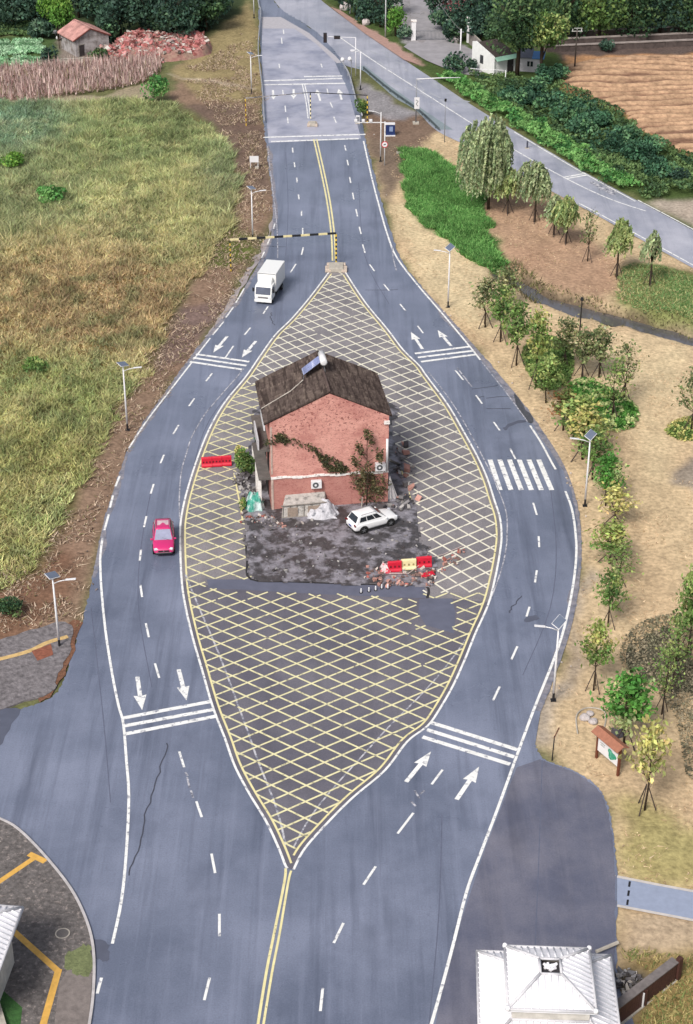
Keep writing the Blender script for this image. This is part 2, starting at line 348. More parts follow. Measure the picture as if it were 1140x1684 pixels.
sheet('main_road', jit(sp(ROAD_L, 14), 1.6)+sp(ROAD_LB)+jit(sp(ROAD_RB, 16), 1.7)+jit(sp(ROAD_R, 14), 1.5), 0.0, ASPH)
sheet('far_road_surface', [(431, 28), (458, 28), (502, 56), (548, 96), (573, 150), (588, 205), (594, 228), (442, 235), (436, 170), (431, 100)], .003, mat('worn_sheen_asphalt', c(190, 190, 206, .7), rough=.40, var=.12, scale=.5, spec=.5, col2=c(150, 154, 178, .62), c2scale=.15, detail=12))  # pale tone paints wet sky sheen on top of the wear
sheet('concrete_divider', [(430, 28), (462, 28), (508, 54), (552, 92), (562, 103), (554, 104), (520, 72), (484, 47), (432, 47)], .007, mat('pale_concrete_strip', c(196, 192, 198, .7), rough=.8, var=.12))
sheet('lens_road_surface', sp(LENS_L, 5)+sp(LENS_R, 5), .006, ASPHL)
sheet('lens_weathered_surface', [(298, 955)]+sp([p for p in LENS_L if p[1] < 952], 5)+sp([p for p in LENS_R if p[1] < 1000], 5)+[(803, 990), (745, 985), (700, 984), (640, 976), (340, 962)], .0072, ASPHU)
sheet('driveway', jit(sp([(889, 1249), (915, 1259), (948, 1272), (981, 1296), (998, 1328), (1007, 1376), (1012, 1440), (1012, 1600), (1026, 1740)], 12), 1.5)+[(700, 1800), (722, 1650), (760, 1510), (800, 1390), (850, 1262)], .005, ASPHD)
for n_, p_ in enumerate([[(-20, 1172), (33, 1166), (22, 1190), (-5, 1232), (-40, 1240)], [(157, 1545), (173, 1548), (181, 1565), (178, 1582), (166, 1580), (155, 1572)], [(846, 646), (862, 668), (876, 690), (870, 696), (860, 684), (852, 670)], [(828, 704), (840, 696), (856, 691), (872, 692), (854, 696), (840, 701), (831, 708)], [(860, 1018), (880, 1012), (886, 1018), (868, 1023)]]):
    P = ragged(p_, .12, 4); sheet('asphalt_patch', P, .0092+.0003*n_, PATCHM if n_ != 2 else mat('wet_stain', c(92, 92, 100, .62), rough=.35, var=.45, scale=3), False)
sheet('concrete_apron', [(p.x, p.y) for p in ragged([(449, 360), (444, 395), (424, 432), (398, 476), (376, 512), (352, 545), (338, 555), (352, 535), (385, 480), (410, 430), (428, 400)], .25, 4)], .004, mat('pale_apron', c(176, 166, 166, .7), rough=.85, var=.25, scale=1.5), False)
for p_ in PATCH: sheet('asphalt_patch', p_, .012, mat('lens_patch', c(114, 117, 136, .64), rough=.6, var=.15, scale=1.0))
def paintmat(name, col, under, lo=.34, hi=.47):
    m = mat(name, col, rough=.6, var=.14, scale=1.3, col2=under, c2scale=2.2, c2lo=lo, c2hi=hi, spec=.3)
    return m
def swapramp(m):
    for n in m.node_tree.nodes:
        if n.type == 'MAP_RANGE' and n.inputs[2].default_value < .5:
            n.inputs[3].default_value = 1; n.inputs[4].default_value = 0
    return m
PW = swapramp(paintmat('white_road_paint', c(244, 243, 240, .82), c(150, 152, 170, .62)))
PY = swapramp(paintmat('cream_road_paint', c(238, 230, 182, .8), c(120, 116, 116, .62), .32, .46))
PYY = swapramp(paintmat('yellow_road_paint', c(240, 228, 172, .8), c(120, 116, 116, .62), .3, .42))
PWORN = swapramp(paintmat('worn_road_paint', c(214, 212, 218, .75), c(128, 130, 146, .62), .42, .58))
def ribbon(mb, pts, w, z):
    n = len(pts); vs = []
    for k in range(n):
        d = Vector(pts[min(k+1, n-1)])-Vector(pts[max(k-1, 0)]); d.z = 0; d.normalize(); s = Vector((-d.y, d.x, 0))*w/2
        a = Vector(pts[k])+s; b = Vector(pts[k])-s; vs += [(a.x, a.y, z), (b.x, b.y, z)]
    mb.add(vs, [(2*k, 2*k+1, 2*k+3, 2*k+2) for k in range(n-1)])
def line(name, polys, w, z, m, smooth=4):
    mb = MB()
    for p in polys: ribbon(mb, spline(GL(p), smooth), w, z)
    return struct(obj(name, mb, m, fix=False))
EDGE_L = [(315, 597), (280, 642), (243, 690), (212, 737)]
line('edge_line', [[(440, 240), (447, 300), (453, 345), (456, 380), (457, 425)]], .12, .0125, PWORN)
line('edge_line', [[(452, 368), (450, 376)], [(444, 392), (440, 402)], [(435, 414), (430, 424)], [(402, 474), (388, 498)], [(384, 505), (372, 522)], [(368, 529), (350, 551)], [(346, 556), (318, 592)], EDGE_L], .17, .012, PW)
line('edge_line', [[(197, 783), (190, 800)], [(186, 815), (181, 835)], [(179, 846), (172, 872)], [(169, 885), (166, 905), (165, 925), (167, 970), (174, 1040), (185, 1110), (195, 1160), (203, 1190), (208, 1250), (212, 1310), (208, 1400), (200, 1480), (185, 1552)], [(167, 1608), (160, 1634)]], .19, .012, PW)
line('edge_line', [[(598, 232), (611, 290), (624, 340), (638, 388), (653, 424), (688, 470), (732, 521), (776, 574), (790, 592)], [(872, 700), (890, 728), (905, 756), (914, 772)], [(930, 808), (940, 835), (946, 870), (948, 910), (943, 960), (930, 1025), (912, 1082), (880, 1162), (854, 1232), (820, 1326), (790, 1405), (768, 1465), (745, 1555), (725, 1630), (705, 1700)]], .2, .012, PW)
line('edge_line', [[(645, 405), (647, 425), (652, 445)], [(793, 596), (832, 645), (868, 694)]], .12, .0123, PWORN)
line('shoulder_line', [[(400, 606), (390, 620), (372, 640), (354, 661), (338, 680), (325.6, 700), (314, 722), (307, 745), (300, 768), (297, 788), (295, 820), (295.7, 853)]], .11, .0126, PWORN)
line('shoulder_line', [[(704, 611), (733, 647.6), (756, 682), (779, 723), (800, 763), (814, 790), (822, 811), (830, 833), (834, 853), (834, 880), (832, 905), (824, 939), (808, 983), (800, 1000)]], .11, .0126, PWORN)
line('old_lane_line', [[(305, 945), (330, 1005), (360, 1075), (400, 1182), (424, 1250), (455, 1330), (470, 1390)]], .14, .0162, PWORN)
line('old_lane_line', [[(766, 1052), (740, 1088), (700, 1135), (640, 1195), (590, 1250), (545, 1300), (510, 1345), (482, 1395)]], .12, .0162, PWORN)
lw = spline(GL(LENS_L+[(483, 1430)][:0]), 6); rw = spline(GL(LENS_R), 6)
mb = MB(); ribbon(mb, lw, .17, .0135); ribbon(mb, rw, .17, .0135); struct(obj('lens_outline', mb, PW, fix=False))
def offs(pts, d):
    o = []
    for k in range(len(pts)):
        t = pts[min(k+1, len(pts)-1)]-pts[max(k-1, 0)]; t.normalize(); o.append(pts[k]+Vector((t.y, -t.x, 0))*d)
    return o
mb = MB(); ribbon(mb, offs(lw, .42)[6:-1], .15, .0148); ribbon(mb, offs(rw, .42)[1:-4], .15, .0152); struct(obj('lens_inner_outline', mb, PYY, fix=False))
# box hatching: one lattice of real-world lines clipped to the lens
e1 = Vector((2.392, -.05, 0)); e2 = Vector((-.02, -1.707, 0)); o0 = G(420.3, 999.5)
inner = [(p.x, p.y) for p in offs(lw, .42)]+[(p.x, p.y) for p in offs(rw, .42)]
def hpoly(p): return [(q_.x, q_.y) for q_ in GL(p)]
excl = [hpoly(MUD)]+[hpoly(p) for p in PATCH]
# the upper and right part was painted with its own, slightly curved lattice
QL = np.array([[-1.2201, 175.9601], [0.9832, -1.1696], [-1.1714, -0.8169], [0.0009, 0.0031], [-0.0116, -0.007], [0.0116, 0.004]])
def latt(i, j): return np.stack([np.ones_like(i), i, j, i*i, i*j, j*j], -1) @ QL
def hatch(mb, X, Y, upper, z, w):
    kx_, ky_ = X+(vnoise(X*1.3, Y*1.3, 5)-.5)*.8, Y+(vnoise(X*1.3, Y*1.3, 8)-.5)*.8
    px, py = PX(X, Y); up = (py < 632) | ((px > 560) & (py < 975))
    ok = pip(X, Y, inner) & (up if upper else ~up)
    for e in excl: ok &= ~pip(kx_, ky_, e)
    ok &= ~((fbm(X*.35, Y*.35, 61) > .81)) & ~(vnoise(X*2.1, Y*2.1, 66) > .975)
    i = 0; nT = len(X)
    while i < nT:
        if not ok[i]: i += 1; continue
        j = i
        while j+1 < nT and ok[j+1]: j += 1
        if j-i >= 3: ribbon(mb, [Vector((X[k], Y[k], 0)) for k in sorted(set(list(range(i, j, 12 if upper else 400))+[j]))], w, z)
        i = j+1
mb = MB(); mu_ = MB()
for sgn in (1, -1):
    d = (e1+e2*sgn); d = d/d.length
    for k in range(-60, 61):
        b0 = o0+e1*k; t = np.arange(-140, 140, .12); hatch(mb, b0.x+d.x*t, b0.y+d.y*t, False, .0170 if sgn > 0 else .0182, .155)
for k in range(-40, 48):
    t = np.arange(-40, 46, .09); kk = np.full_like(t, k+.5)
    P_ = latt(kk, t); m_ = np.abs(t-0) < 45; hatch(mu_, P_[:, 0], P_[:, 1], True, .0170, .165)
    P_ = latt(t, kk); hatch(mu_, P_[:, 0], P_[:, 1], True, .0182, .165)
struct(obj('box_hatching', mb, PY, fix=False))
struct(obj('box_hatching', mu_, swapramp(paintmat('pale_cream_paint', c(240, 234, 214, .8), c(140, 136, 138, .62), .30, .43)), fix=False))
line('plot_border_line', [[(385, 778), (390, 805), (396, 835), (399, 856)]], .14, .0195, PYY)
line('plot_border_line', [[(659, 768), (666, 792), (674, 815), (680, 832)]], .14, .0195, PYY)
line('centre_line', [[(470, 1428), (468, 1450), (452, 1530), (438, 1600), (422, 1700)]], .17, .013, PYY)
line('centre_line', [[(479, 1432), (474, 1452), (460, 1535), (447, 1602), (431, 1700)]], .15, .013, PYY)
line('centre_line', [[(516, 229), (528, 282), (538, 332), (545, 385), (547, 429)], [(521, 229), (533, 282), (543, 332), (550, 385), (552, 429)]], .2, .013, PYY)
line('centre_line', [[(497, 138), (503, 165), (507, 195)], [(501, 138), (507, 165), (511, 195)]], .16, .013, PW)
D = [(345, 1608, 336, 1645), (361, 1503, 361, 1540), (348, 1404, 354, 1436), (323, 1318, 332, 1344), (295, 1236, 303, 1262), (255, 1091, 262, 1115), (240, 1025, 245, 1048), (231, 962, 234, 982), (232, 904, 230, 922), (241, 849, 237, 867), (253, 796, 248, 812), (270, 748, 264, 762), (294, 699, 285, 714), (320, 655, 311, 668), (349, 614, 339, 627), (384, 569, 371, 588), (412, 539, 402, 551), (441, 504, 433, 516), (487, 434, 478, 448), (499, 407, 496, 419), (498, 375, 498, 387), (496, 347, 496, 355), (491, 320, 492, 328), (488, 292, 489, 300), (484, 267, 485, 275), (481, 243, 482, 251), (473, 193, 474, 203), (469, 174, 470, 184), (465, 148, 466, 157),
     (531, 1625, 527, 1663), (565, 1518, 549, 1551), (618, 1425, 598, 1455), (680, 1337, 654, 1371), (728, 1266, 710, 1290), (822, 1129, 811, 1152), (851, 1063, 841, 1085), (871, 998, 866, 1014), (883, 938, 880, 958), (886, 882, 887, 900), (877, 827, 883, 847), (839, 738, 848, 755), (812, 694, 822, 708), (783, 650, 793, 664), (749, 609, 762, 625), (687, 536, 696, 548), (658, 500, 667, 511), (631, 467, 640, 478), (608, 435, 616, 446), (596.5, 402, 600.5, 416), (591, 373, 594, 385), (585.5, 344, 588, 356), (580, 317, 582, 328), (575, 291, 577, 301), (571, 263, 573, 272), (567, 239, 569, 248), (549, 192, 553, 202), (543, 168, 547, 177), (538, 146, 540, 155), (459, 105, 460, 112), (463, 62, 464, 72), (466, 48, 467, 56), (528, 105, 530, 111)]
mb = MB()
for a_, b_, c_, d_ in D: ribbon(mb, [G(a_, b_), G(c_, d_)], .17, .012)
struct(obj('lane_dashes', mb, PW, fix=False))
def lines2(name, L, w, m=PW):
    mb = MB()
    for a_, b_, c_, d_ in L: ribbon(mb, [G(a_, b_), G(c_, d_)], w, .0118)
    return struct(obj(name, mb, m, fix=False))
lines2('speed_hump_lines', [(202.6, 1181, 345.5, 1154), (204.5, 1194, 350.5, 1167), (207, 1207, 355, 1178)], .38)
lines2('speed_hump_lines', [(708, 1188, 851, 1233), (702, 1200, 846, 1245), (695, 1212, 839, 1257)], .38)
lines2('speed_hump_lines', [(682.5, 581.5, 772.5, 570), (687.5, 588, 777.5, 577), (692.5, 595, 783, 583)], .38)
lines2('speed_hump_lines', [(322.5, 582.5, 410, 595), (317.5, 588.5, 405.5, 601.5), (312.5, 595, 400, 608)], .38)
lines2('speed_hump_lines', [(434, 133, 563, 129), (434, 139.5, 568, 137), (500, 126, 563, 125)], .55)
lines2('speed_hump_lines', [(432, 226, 616, 220.5), (446, 233, 590, 228)], .5)
def arrow(tx, ty, bx, by):
    t = G(tx, ty); b = G(bx, by); d = t-b; L = d.length; d.normalize(); s = Vector((-d.y, d.x, 0)); hl = min(.42*L, 2.4); hw = .48
    P = [b-s*.16, b+s*.16, t-d*hl+s*.16, t-d*hl*1.05+s*hw, t, t-d*hl*1.05-s*hw, t-d*hl-s*.16]
    struct(obj('direction_arrow', MB().add([(p.x, p.y, .0122) for p in P], [(0, 1, 2, 6), (2, 3, 4), (2, 4, 6), (4, 5, 6)]), PW, fix=False))
for a_ in [(234, 1168, 226, 1113), (307, 1152, 294, 1101), (709, 1236, 668, 1286), (788, 1261, 751, 1315), (351, 580, 374, 553), (398, 588, 421, 561), (676, 546, 695, 574), (720, 543, 742, 569), (450, 164, 449, 148), (483, 163, 483, 147), (521, 147, 527, 166), (557, 146, 562, 164)]: arrow(*a_)
mb = MB()
for tx, bx in zip((806, 822, 838, 854, 870, 886), (822.5, 840.5, 857.5, 874, 890.5, 907.5)): ribbon(mb, [G(tx, 756), G(bx, 806)], .46, .0116)
struct(obj('crosswalk', mb, PW, fix=False))
lines2('worn_marks', [(308, 1278, 312, 1296), (314, 1300, 318, 1312), (682, 1300, 690, 1313), (676, 1318, 684, 1326), (691, 1306, 698, 1300), (752, 605, 776, 636), (305, 1270, 309, 1276), (870, 620, 898, 655)], .14, PWORN)
# old road markings
line('old_road_line', [[(638, 115), (754, 189), (849, 248), (930, 293), (1000, 326), (1062, 347)]], .2, .008, PW)
line('old_road_line', [[(1049, 329), (1112, 362), (1200, 410)], [(846, 217), (919, 261), (966, 288), (1045, 331)], [(952, 334), (1000, 359.5), (1140, 436), (1250, 497)], [(560, 62), (600, 90), (636, 114)]], .2, .008, PW)
mb = MB(); ribbon(mb, [G(928, 291.5), G(963, 285)], .35, .009); ribbon(mb, [G(931, 294), G(967, 287.5)], .35, .009); struct(obj('stop_line', mb, PW, fix=False))
mb = MB(); ribbon(mb, [G(972, 299), G(1010, 320)], .7, .0092); ribbon(mb, [G(985, 312), G(1000, 309), G(1014, 317)], .5, .0098); struct(obj('turn_arrow', mb, PWORN, fix=False))
mb = MB()
for k in range(46):
    t = random.random(); x = 590+150*t+random.uniform(-28, 34); y = 78+95*t+random.uniform(-8, 8)
    P = G(x, y); a = random.uniform(.2, .9)
    ribbon(mb, [P, P+Vector((random.uniform(.4, 1.8), -random.uniform(.6, 3.0), 0))], a*.55, .0040+.0001*k)
struct(obj('repair_streaks', mb, mat('pale_repair', c(198, 200, 210, .62), rough=.6, var=.2), fix=False))
sheet('bus_lane_tint', [(585, 110), (600, 118), (649, 160), (683, 180), (719, 213), (745, 213), (700, 183), (640, 140), (600, 108)], .0030, mat('greenish_lane', c(158, 172, 178, .62), rough=.5, var=.15))
mb = MB()
for path in ([(276, 1222), (262, 1270), (243, 1330), (228, 1390), (212, 1440)], [(447, 514), (446, 522), (451, 535)], [(775, 640), (800, 637), (820, 634)], [(800, 655), (830, 652), (850, 655)], [(795, 652), (780, 655)], [(858, 980), (842, 1000), (838, 1008)], [(655, 476), (640, 477), (600, 477)], [(436, 405), (470, 406)], [(840, 672), (800, 672)]):
    ribbon(mb, [p+Vector((random.uniform(-.12, .12), 0, 0)) for p in spline(GL(path), 6)], .09, .0105)
struct(obj('road_cracks', mb, mat('crack_tar', c(84, 86, 100, .6), rough=.6), fix=False))
line('lens_edge_crack', [[(404, 880), (407, 920), (413, 953), (480, 957), (560, 960), (640, 962), (700, 964), (703, 984)]], .22, .0205, mat('crack_dark', c(52, 50, 52), rough=.8))
SEAM = mat('asphalt_seam_tar', c(116, 121, 143, .62), rough=.55, var=.2, scale=2)
for k_, p_ in enumerate([[(727, 1340), (722, 1500), (706, 1684)], [(892, 1250), (886, 1420), (880, 1560)], [(150, 1000), (170, 1180), (182, 1320)], [(400, 620), (345, 690), (318, 770), (312, 850)], [(590, 300), (600, 420), (640, 500)], [(470, 250), (474, 340), (470, 420)], [(250, 800), (232, 900), (228, 1000), (250, 1130)], [(905, 800), (915, 900), (905, 1000), (860, 1110)]]):
    line('asphalt_seam', [p_], .07, .0072+.0002*k_, SEAM)
for k_, (E_, a_) in enumerate(((ROAD_L[4:19], 1), (ROAD_R[0:12], 1))):
    e_ = spline(GL(E_), 10); L1_ = []; 
    for q_ in range(len(e_)):
        t = e_[min(q_+1, len(e_)-1)]-e_[max(q_-1, 0)]; t.normalize(); w_ = .25+.75*float(vnoise(np.array(e_[q_].x*.25), np.array(e_[q_].y*.25), 5+k_))**2+random.uniform(-.08, .08); L1_.append(e_[q_]+Vector((-t.y, t.x, 0))*w_)
    mb = MB(); n_ = len(e_); mb.add([(p.x, p.y, .0066) for p in e_]+[(p.x, p.y, .0066) for p in L1_], [(q_, q_+1, n_+q_+1, n_+q_) for q_ in range(n_-1)])
    struct(obj('dusty_edge', mb, mat('edge_dust', c(160, 156, 164, .64), rough=.9, var=.35, scale=2.0, col2=c(126, 130, 148, .62), c2scale=1.2), fix=False))
# ---- bottom-left plaza with kerb
COB = mat('cobble_paving', c(116, 110, 108), rough=.85, var=.5, scale=3.2, bump=.8, bscale=4.5, col2=c(166, 154, 148), c2scale=3.5, c2lo=.56, c2hi=.66, spec=.2)
P = [p for p in spline(GL([(-60, 1326), (0, 1349), (32, 1368), (75, 1412), (115, 1463), (140, 1513), (152, 1560), (153, 1620), (146, 1684), (128, 1770)]), 6)]
mb = MB(); mb.prism([(p.x, p.y) for p in P]+[tuple(G(-150, 1770))[:2], tuple(G(-150, 1326))[:2]], -.05, .10); struct(obj('paved_plaza', mb, COB))
kb = MB()
for k in range(len(P)-1):
    a, b = P[k], P[k+1]; d = (b-a).normalized(); s = Vector((-d.y, d.x, 0))
    kb.prism([(a+s*.14)[:2], (b+s*.14)[:2], (b-s*.03)[:2], (a-s*.03)[:2]], -.04, .135)
struct(obj('kerb', kb, mat('pale_kerb', c(206, 200, 200), rough=.85, var=.25, scale=2)))
mb = MB(); ribbon(mb, GL([(-10, 1458), (55, 1414)], ), .38, .106); ribbon(mb, GL([(48, 1406), (75, 1419)]), .45, .109); ribbon(mb, GL([(20, 1531), (97, 1600)]), .40, .106); ribbon(mb, GL([(97, 1596), (70, 1692)]), .42, .109)
struct(obj('plaza_yellow_line', mb, mat('ochre_paint', c(226, 176, 88, .8), rough=.7, var=.2, scale=3)))
sheet('plaza_pavers', [(112, 1596), (152, 1604), (146, 1684), (128, 1770), (82, 1770), (90, 1684), (98, 1620)], .104, mat('grey_pavers', c(138, 128, 124), rough=.85, var=.3, scale=2.5, bump=.4))
sheet('plaza_moss', [(p.x, p.y) for p in ragged([(112, 1572), (135, 1558), (151, 1560), (152, 1600), (130, 1604), (110, 1596)], .2, 4)], .107, mat('moss', c(126, 134, 92), rough=.95, var=.4, scale=4, bump=.6), False)
sheet('lawn_triangle', [(-20, 1604), (0, 1626), (37, 1659), (33, 1700), (-20, 1700)], .108, mat('plaza_lawn', c(62, 104, 52), rough=.95, var=.4, scale=4, bump=.6))
cv = thing('manhole_cover', 'round manhole cover in pale ring on the cobbled plaza', 'manhole', G(103, 1535, .1))
mb = MB(); n = 28
vs = []; r1, r2 = .46, .38
for i in range(n):
    t = 2*PI*i/n; vs += [(r1*math.cos(t), r1*math.sin(t), .012), (r2*math.cos(t), r2*math.sin(t), .016)]
mb.add(vs, [(2*i, (2*i+2) % (2*n), (2*i+3) % (2*n), 2*i+1) for i in range(n)]); obj('ring', mb, CONC, cv)
obj('lid', MB().tube([(0, 0, -.02), (0, 0, .009)], .39, 28), mat('iron_lid', c(112, 106, 104), rough=.6, scale=12), cv)
# ---- left small plaza
P = ragged([(-60, 1062), (0, 1052), (60, 1034), (112, 1024), (118, 1060), (98, 1108), (84, 1138), (40, 1154), (-60, 1174)], .12, 5)
mb = MB(); mb.prism([(p.x, p.y) for p in P], -.1, .07); struct(obj('cobbled_pavement', mb, mat('rough_cobble', c(132, 126, 128), rough=.9, var=.55, scale=2.6, bump=.9, bscale=4, spec=.2)))
mb = MB(); ribbon(mb, spline(GL([(-40, 1092), (0, 1085), (48, 1072), (78, 1058), (112, 1048)]), 5), .45, .078)
struct(obj('plaza_edge_band', mb, mat('ochre_band', c(214, 180, 122, .8), rough=.8, var=.3, scale=3)))
sheet('brick_patch', [(52, 1072), (84, 1060), (88, 1078), (62, 1088)], .081, mat('red_patch', c(150, 92, 72), rough=.95, var=.4, scale=4))
sheet('soil_border', [(p.x, p.y) for p in ragged([(112, 1026), (134, 1024), (122, 1068), (106, 1112), (80, 1146), (62, 1152), (90, 1110), (104, 1078)], .15, 4)], .03, mat('leafy_soil', c(132, 92, 70), rough=.95, var=.5, scale=3, bump=.8), False)
# ---- blue path
sheet('blue_path', [(1015, 1442), (1080, 1455), (1300, 1496), (1300, 1545), (1110, 1508), (1015, 1490)], .03, mat('blue_path_paint', c(164, 174, 198, .70), rough=.7, var=.1))
mb = MB(); ribbon(mb, GL([(1015, 1442), (1080, 1455), (1300, 1496)]), .22, .038); ribbon(mb, GL([(1015, 1490), (1110, 1508), (1300, 1545)]), .22, .038); struct(obj('path_edging', mb, mat('pale_edging', c(216, 208, 202), rough=.8, var=.15)))
mb = MB(); [ribbon(mb, GL([(1036-k*1.6, 1450+k*15), (1034.6-k*1.6, 1459+k*15)]), .14, .036) for k in range(3)]; struct(obj('path_dashes', mb, BLACK))
# ---- stream
mb = MB().add([(p.x, p.y, -.62) for p in GL(STREAM)], [tuple(range(len(STREAM)))])
struct(obj('stream_water', mb, mat('stream_surface', c(120, 116, 118, .5), rough=.06, var=.15, scale=.8, spec=.8)))
# ---- muddy yard
mp = spline(GL(MUD), 4, True); xs = [p.x for p in mp]; ys = [p.y for p in mp]
yx, yy = np.meshgrid(np.arange(min(xs)-.3, max(xs)+.3, .2), np.arange(min(ys)-.3, max(ys)+.3, .2))
ins = pip(yx+(vnoise(yx, yy, 3)-.5)*.9, yy+(vnoise(yx, yy, 4)-.5)*.9, [(p.x, p.y) for p in mp])
yz = .022+np.clip(blur(ins.astype(float), 4)*2-1, 0, 1)*.16*fbm(yx*1.1, yy*1.1, 71)
cells = ins[:-1, :-1] & ins[1:, :-1] & ins[:-1, 1:] & ins[1:, 1:]
ii = np.arange(yx.size).reshape(yx.shape); q = np.stack([ii[:-1, :-1], ii[:-1, 1:], ii[1:, 1:], ii[1:, :-1]], -1)[cells]
me = bpy.data.meshes.new('muddy_yard'); me.from_pydata(np.stack([yx, yy, yz], -1).reshape(-1, 3).tolist(), [], q.tolist())
me.polygons.foreach_set('use_smooth', [True]*len(me.polygons))
mm = mat('wet_mud', c(78, 74, 76), rough=.5, var=.45, scale=1.6, bump=.9, bscale=3, col2=c(150, 146, 154), c2scale=.6, c2lo=.47, c2hi=.57, spec=.5, detail=10)  # pale second colour paints puddle sheen along with grey dust
me.materials.append(mm); struct(link('muddy_yard', me))
# ================================================================== vegetation helpers
def unit(n, rng):
    a = rng.normal(size=(n, 3)); return a/np.linalg.norm(a, axis=1, keepdims=True)
def leaves(cen, size, rng, elong=1.0, hang=0.0, up=0.0):
    n = len(cen); a = unit(n, rng)
    if hang: a = a*(1-hang)+np.array([0, 0, -1])*hang; a /= np.linalg.norm(a, axis=1, keepdims=True)
    b = unit(n, rng)
    if up: b = b*(1-up); 
    b = b-(b*a).sum(1, keepdims=True)*a; b /= np.linalg.norm(b, axis=1, keepdims=True)
    s = np.asarray(size).reshape(-1, 1)
    return np.stack([cen+a*s*elong*.5, cen+b*s*.34, cen-a*s*elong*.5, cen-b*s*.34], 1).reshape(-1, 3)
def shade(base, n, rng, v=.25, hue=.1):
    k = 1+rng.normal(size=(n, 1))*v; h = 1+rng.normal(size=(n, 3))*hue
    return np.clip(np.array(base)*np.clip(k, .35, 1.9)*h, .003, .9)
PAL = {'green': [c(108, 138, 66), c(84, 114, 56), c(146, 162, 88)], 'yellow': [c(178, 174, 96), c(150, 156, 82), c(198, 186, 116)], 'olive': [c(122, 132, 82), c(96, 108, 68), c(170, 166, 116)],
       'red': [c(150, 104, 60), c(110, 110, 56), c(92, 104, 52)], 'bright': [c(88, 144, 56), c(70, 122, 48), c(174, 186, 120)], 'mixed': [c(144, 158, 78), c(110, 138, 66), c(184, 178, 100)],
       'willow': [c(142, 158, 112), c(116, 136, 94), c(168, 180, 132)], 'wyellow': [c(146, 162, 96), c(120, 144, 86), c(166, 174, 110)], 'dark': [c(62, 92, 74), c(48, 74, 62), c(84, 116, 82)], 'mid': [c(70, 98, 60), c(52, 80, 52), c(96, 122, 70)],
       'lime': [c(116, 160, 56), c(90, 138, 50), c(150, 184, 80)], 'hedge': [c(66, 108, 78), c(48, 84, 62), c(96, 136, 92)], 'vine': [c(84, 142, 66), c(64, 118, 58), c(112, 160, 84)], 'bluegreen': [c(70, 100, 82), c(54, 82, 68), c(96, 124, 98)],
       'hedgedry': [c(126, 122, 96), c(104, 100, 80), c(150, 138, 112)], 'pink': [c(190, 110, 120), c(160, 90, 100), c(210, 140, 140)], 'dry': [c(104, 98, 70), c(74, 76, 48), c(120, 108, 70)]}
def proto_tree(kind, Hh=6.0, R=1.45, base=.36, nb=18, nl=900, leaf=.28, seed=0, ascend=.5):
    rng = np.random.default_rng(seed); pal = PAL[kind]
    tb = MB(); top = Vector((rng.normal()*.15, rng.normal()*.15, Hh*.72))
    pts = [Vector((0, 0, -.1)), Vector((rng.normal()*.04, rng.normal()*.04, Hh*.3)), Vector((top.x*.6, top.y*.6, Hh*.52)), top]
    tb.tube(pts, [.085, .065, .045, .02], 7)
    cen = []; cl = []
    for k in range(nb):
        a = 2*PI*(k*.381966+rng.random()*.1); z = Hh*(base+.12+(1-base-.12)*((k+.5)/nb)*.98)
        rr = R*math.sin(min(1, (1-(z/Hh-base)/(1-base))*1.25+.18)*PI*.5)*(.55+.5*rng.random())
        zs = max(Hh*base*.9, z-rr*ascend*1.5-.3); f = min(1, zs/(Hh*.72)); p0 = Vector((top.x*f*.6, top.y*f*.6, zs))
        p1 = Vector((math.cos(a)*rr, math.sin(a)*rr, z)); pm = p0.lerp(p1, .5)+Vector((math.cos(a)*rr*.12, math.sin(a)*rr*.12, -.1))
        tb.tube([p0, pm, p1], [.03, .02, .008], 5)
        m = int(nl/nb*(.6+.8*rng.random())); t = rng.random(m)**.7; q0 = np.array(p0); q1 = np.array(p1)
        sg = .10+.27*t
        cc = q0+(q1-q0)*(.3+.75*t)[:, None]+rng.normal(size=(m, 3))*sg[:, None]*np.array([1.1, 1.1, .85])
        ci = pal[int(rng.choice(3, p=[.5, .3, .2]))]; cen.append(cc); cl.append(shade(ci, m, rng, .2, .08)*(.75+.5*rng.random()))
    cen = np.concatenate(cen); cl = np.concatenate(cl)
    V = leaves(cen, leaf*(.6+.8*rng.random(len(cen))), rng, 1.25)
    cm = npmesh('crown', V, 4, LEAF, cl)
    o = obj('trunk', tb, BARK, None, True); tm = o.data; bpy.data.objects.remove(o)
    return tm, cm
def proto_stakes():
    r = []
    for k in range(3):
        a = 2*PI*k/3+.4; o = obj('support_stake', MB().tube([(math.cos(a)*.85, math.sin(a)*.85, -.15), (math.cos(a)*.06, math.sin(a)*.06, 1.75)], [.045, .04], 6), STAKE); r.append(o.data); bpy.data.objects.remove(o)
    return r
STK = proto_stakes()
PT = {}
for k_, kw in dict(green=dict(kind='green'), yellow=dict(kind='yellow', nl=620), olive=dict(kind='olive', nl=640, ascend=.9), olive2=dict(kind='olive', nl=760, ascend=.8, seed=5), red=dict(kind='red'), bright=dict(kind='bright', nl=1500, R=1.6, base=.3, nb=22), mixed=dict(kind='mixed'), mixed2=dict(kind='mixed', seed=9, nl=650), bare=dict(kind='olive', nl=260, ascend=1.2, R=1.2), green2=dict(kind='green', seed=14, nl=1300, nb=20, base=.3), thin=dict(kind='green', seed=21, nl=460, ascend=.9, leaf=.22)).items():
    kw.setdefault('seed', len(PT)+1); PT[k_] = proto_tree(**kw)
def young(kind, bx, by, ty, wpx, label, staked=True, group='young planted trees'):
    b = GG(bx, by); h = ZT(bx, by, ty, b.z); s = (by+780)*.01156; w = wpx/s/2/1.62
    t = thing('young_tree', label, 'tree', b, random.uniform(0, 6.28), group, (max(w, .5), max(w, .5), h/6.2))
    tm, cm = PT[kind]; link('trunk', tm, t); link('crown', cm, t)
    if staked:
        for m in STK: link('support_stake', m, t)
    return t
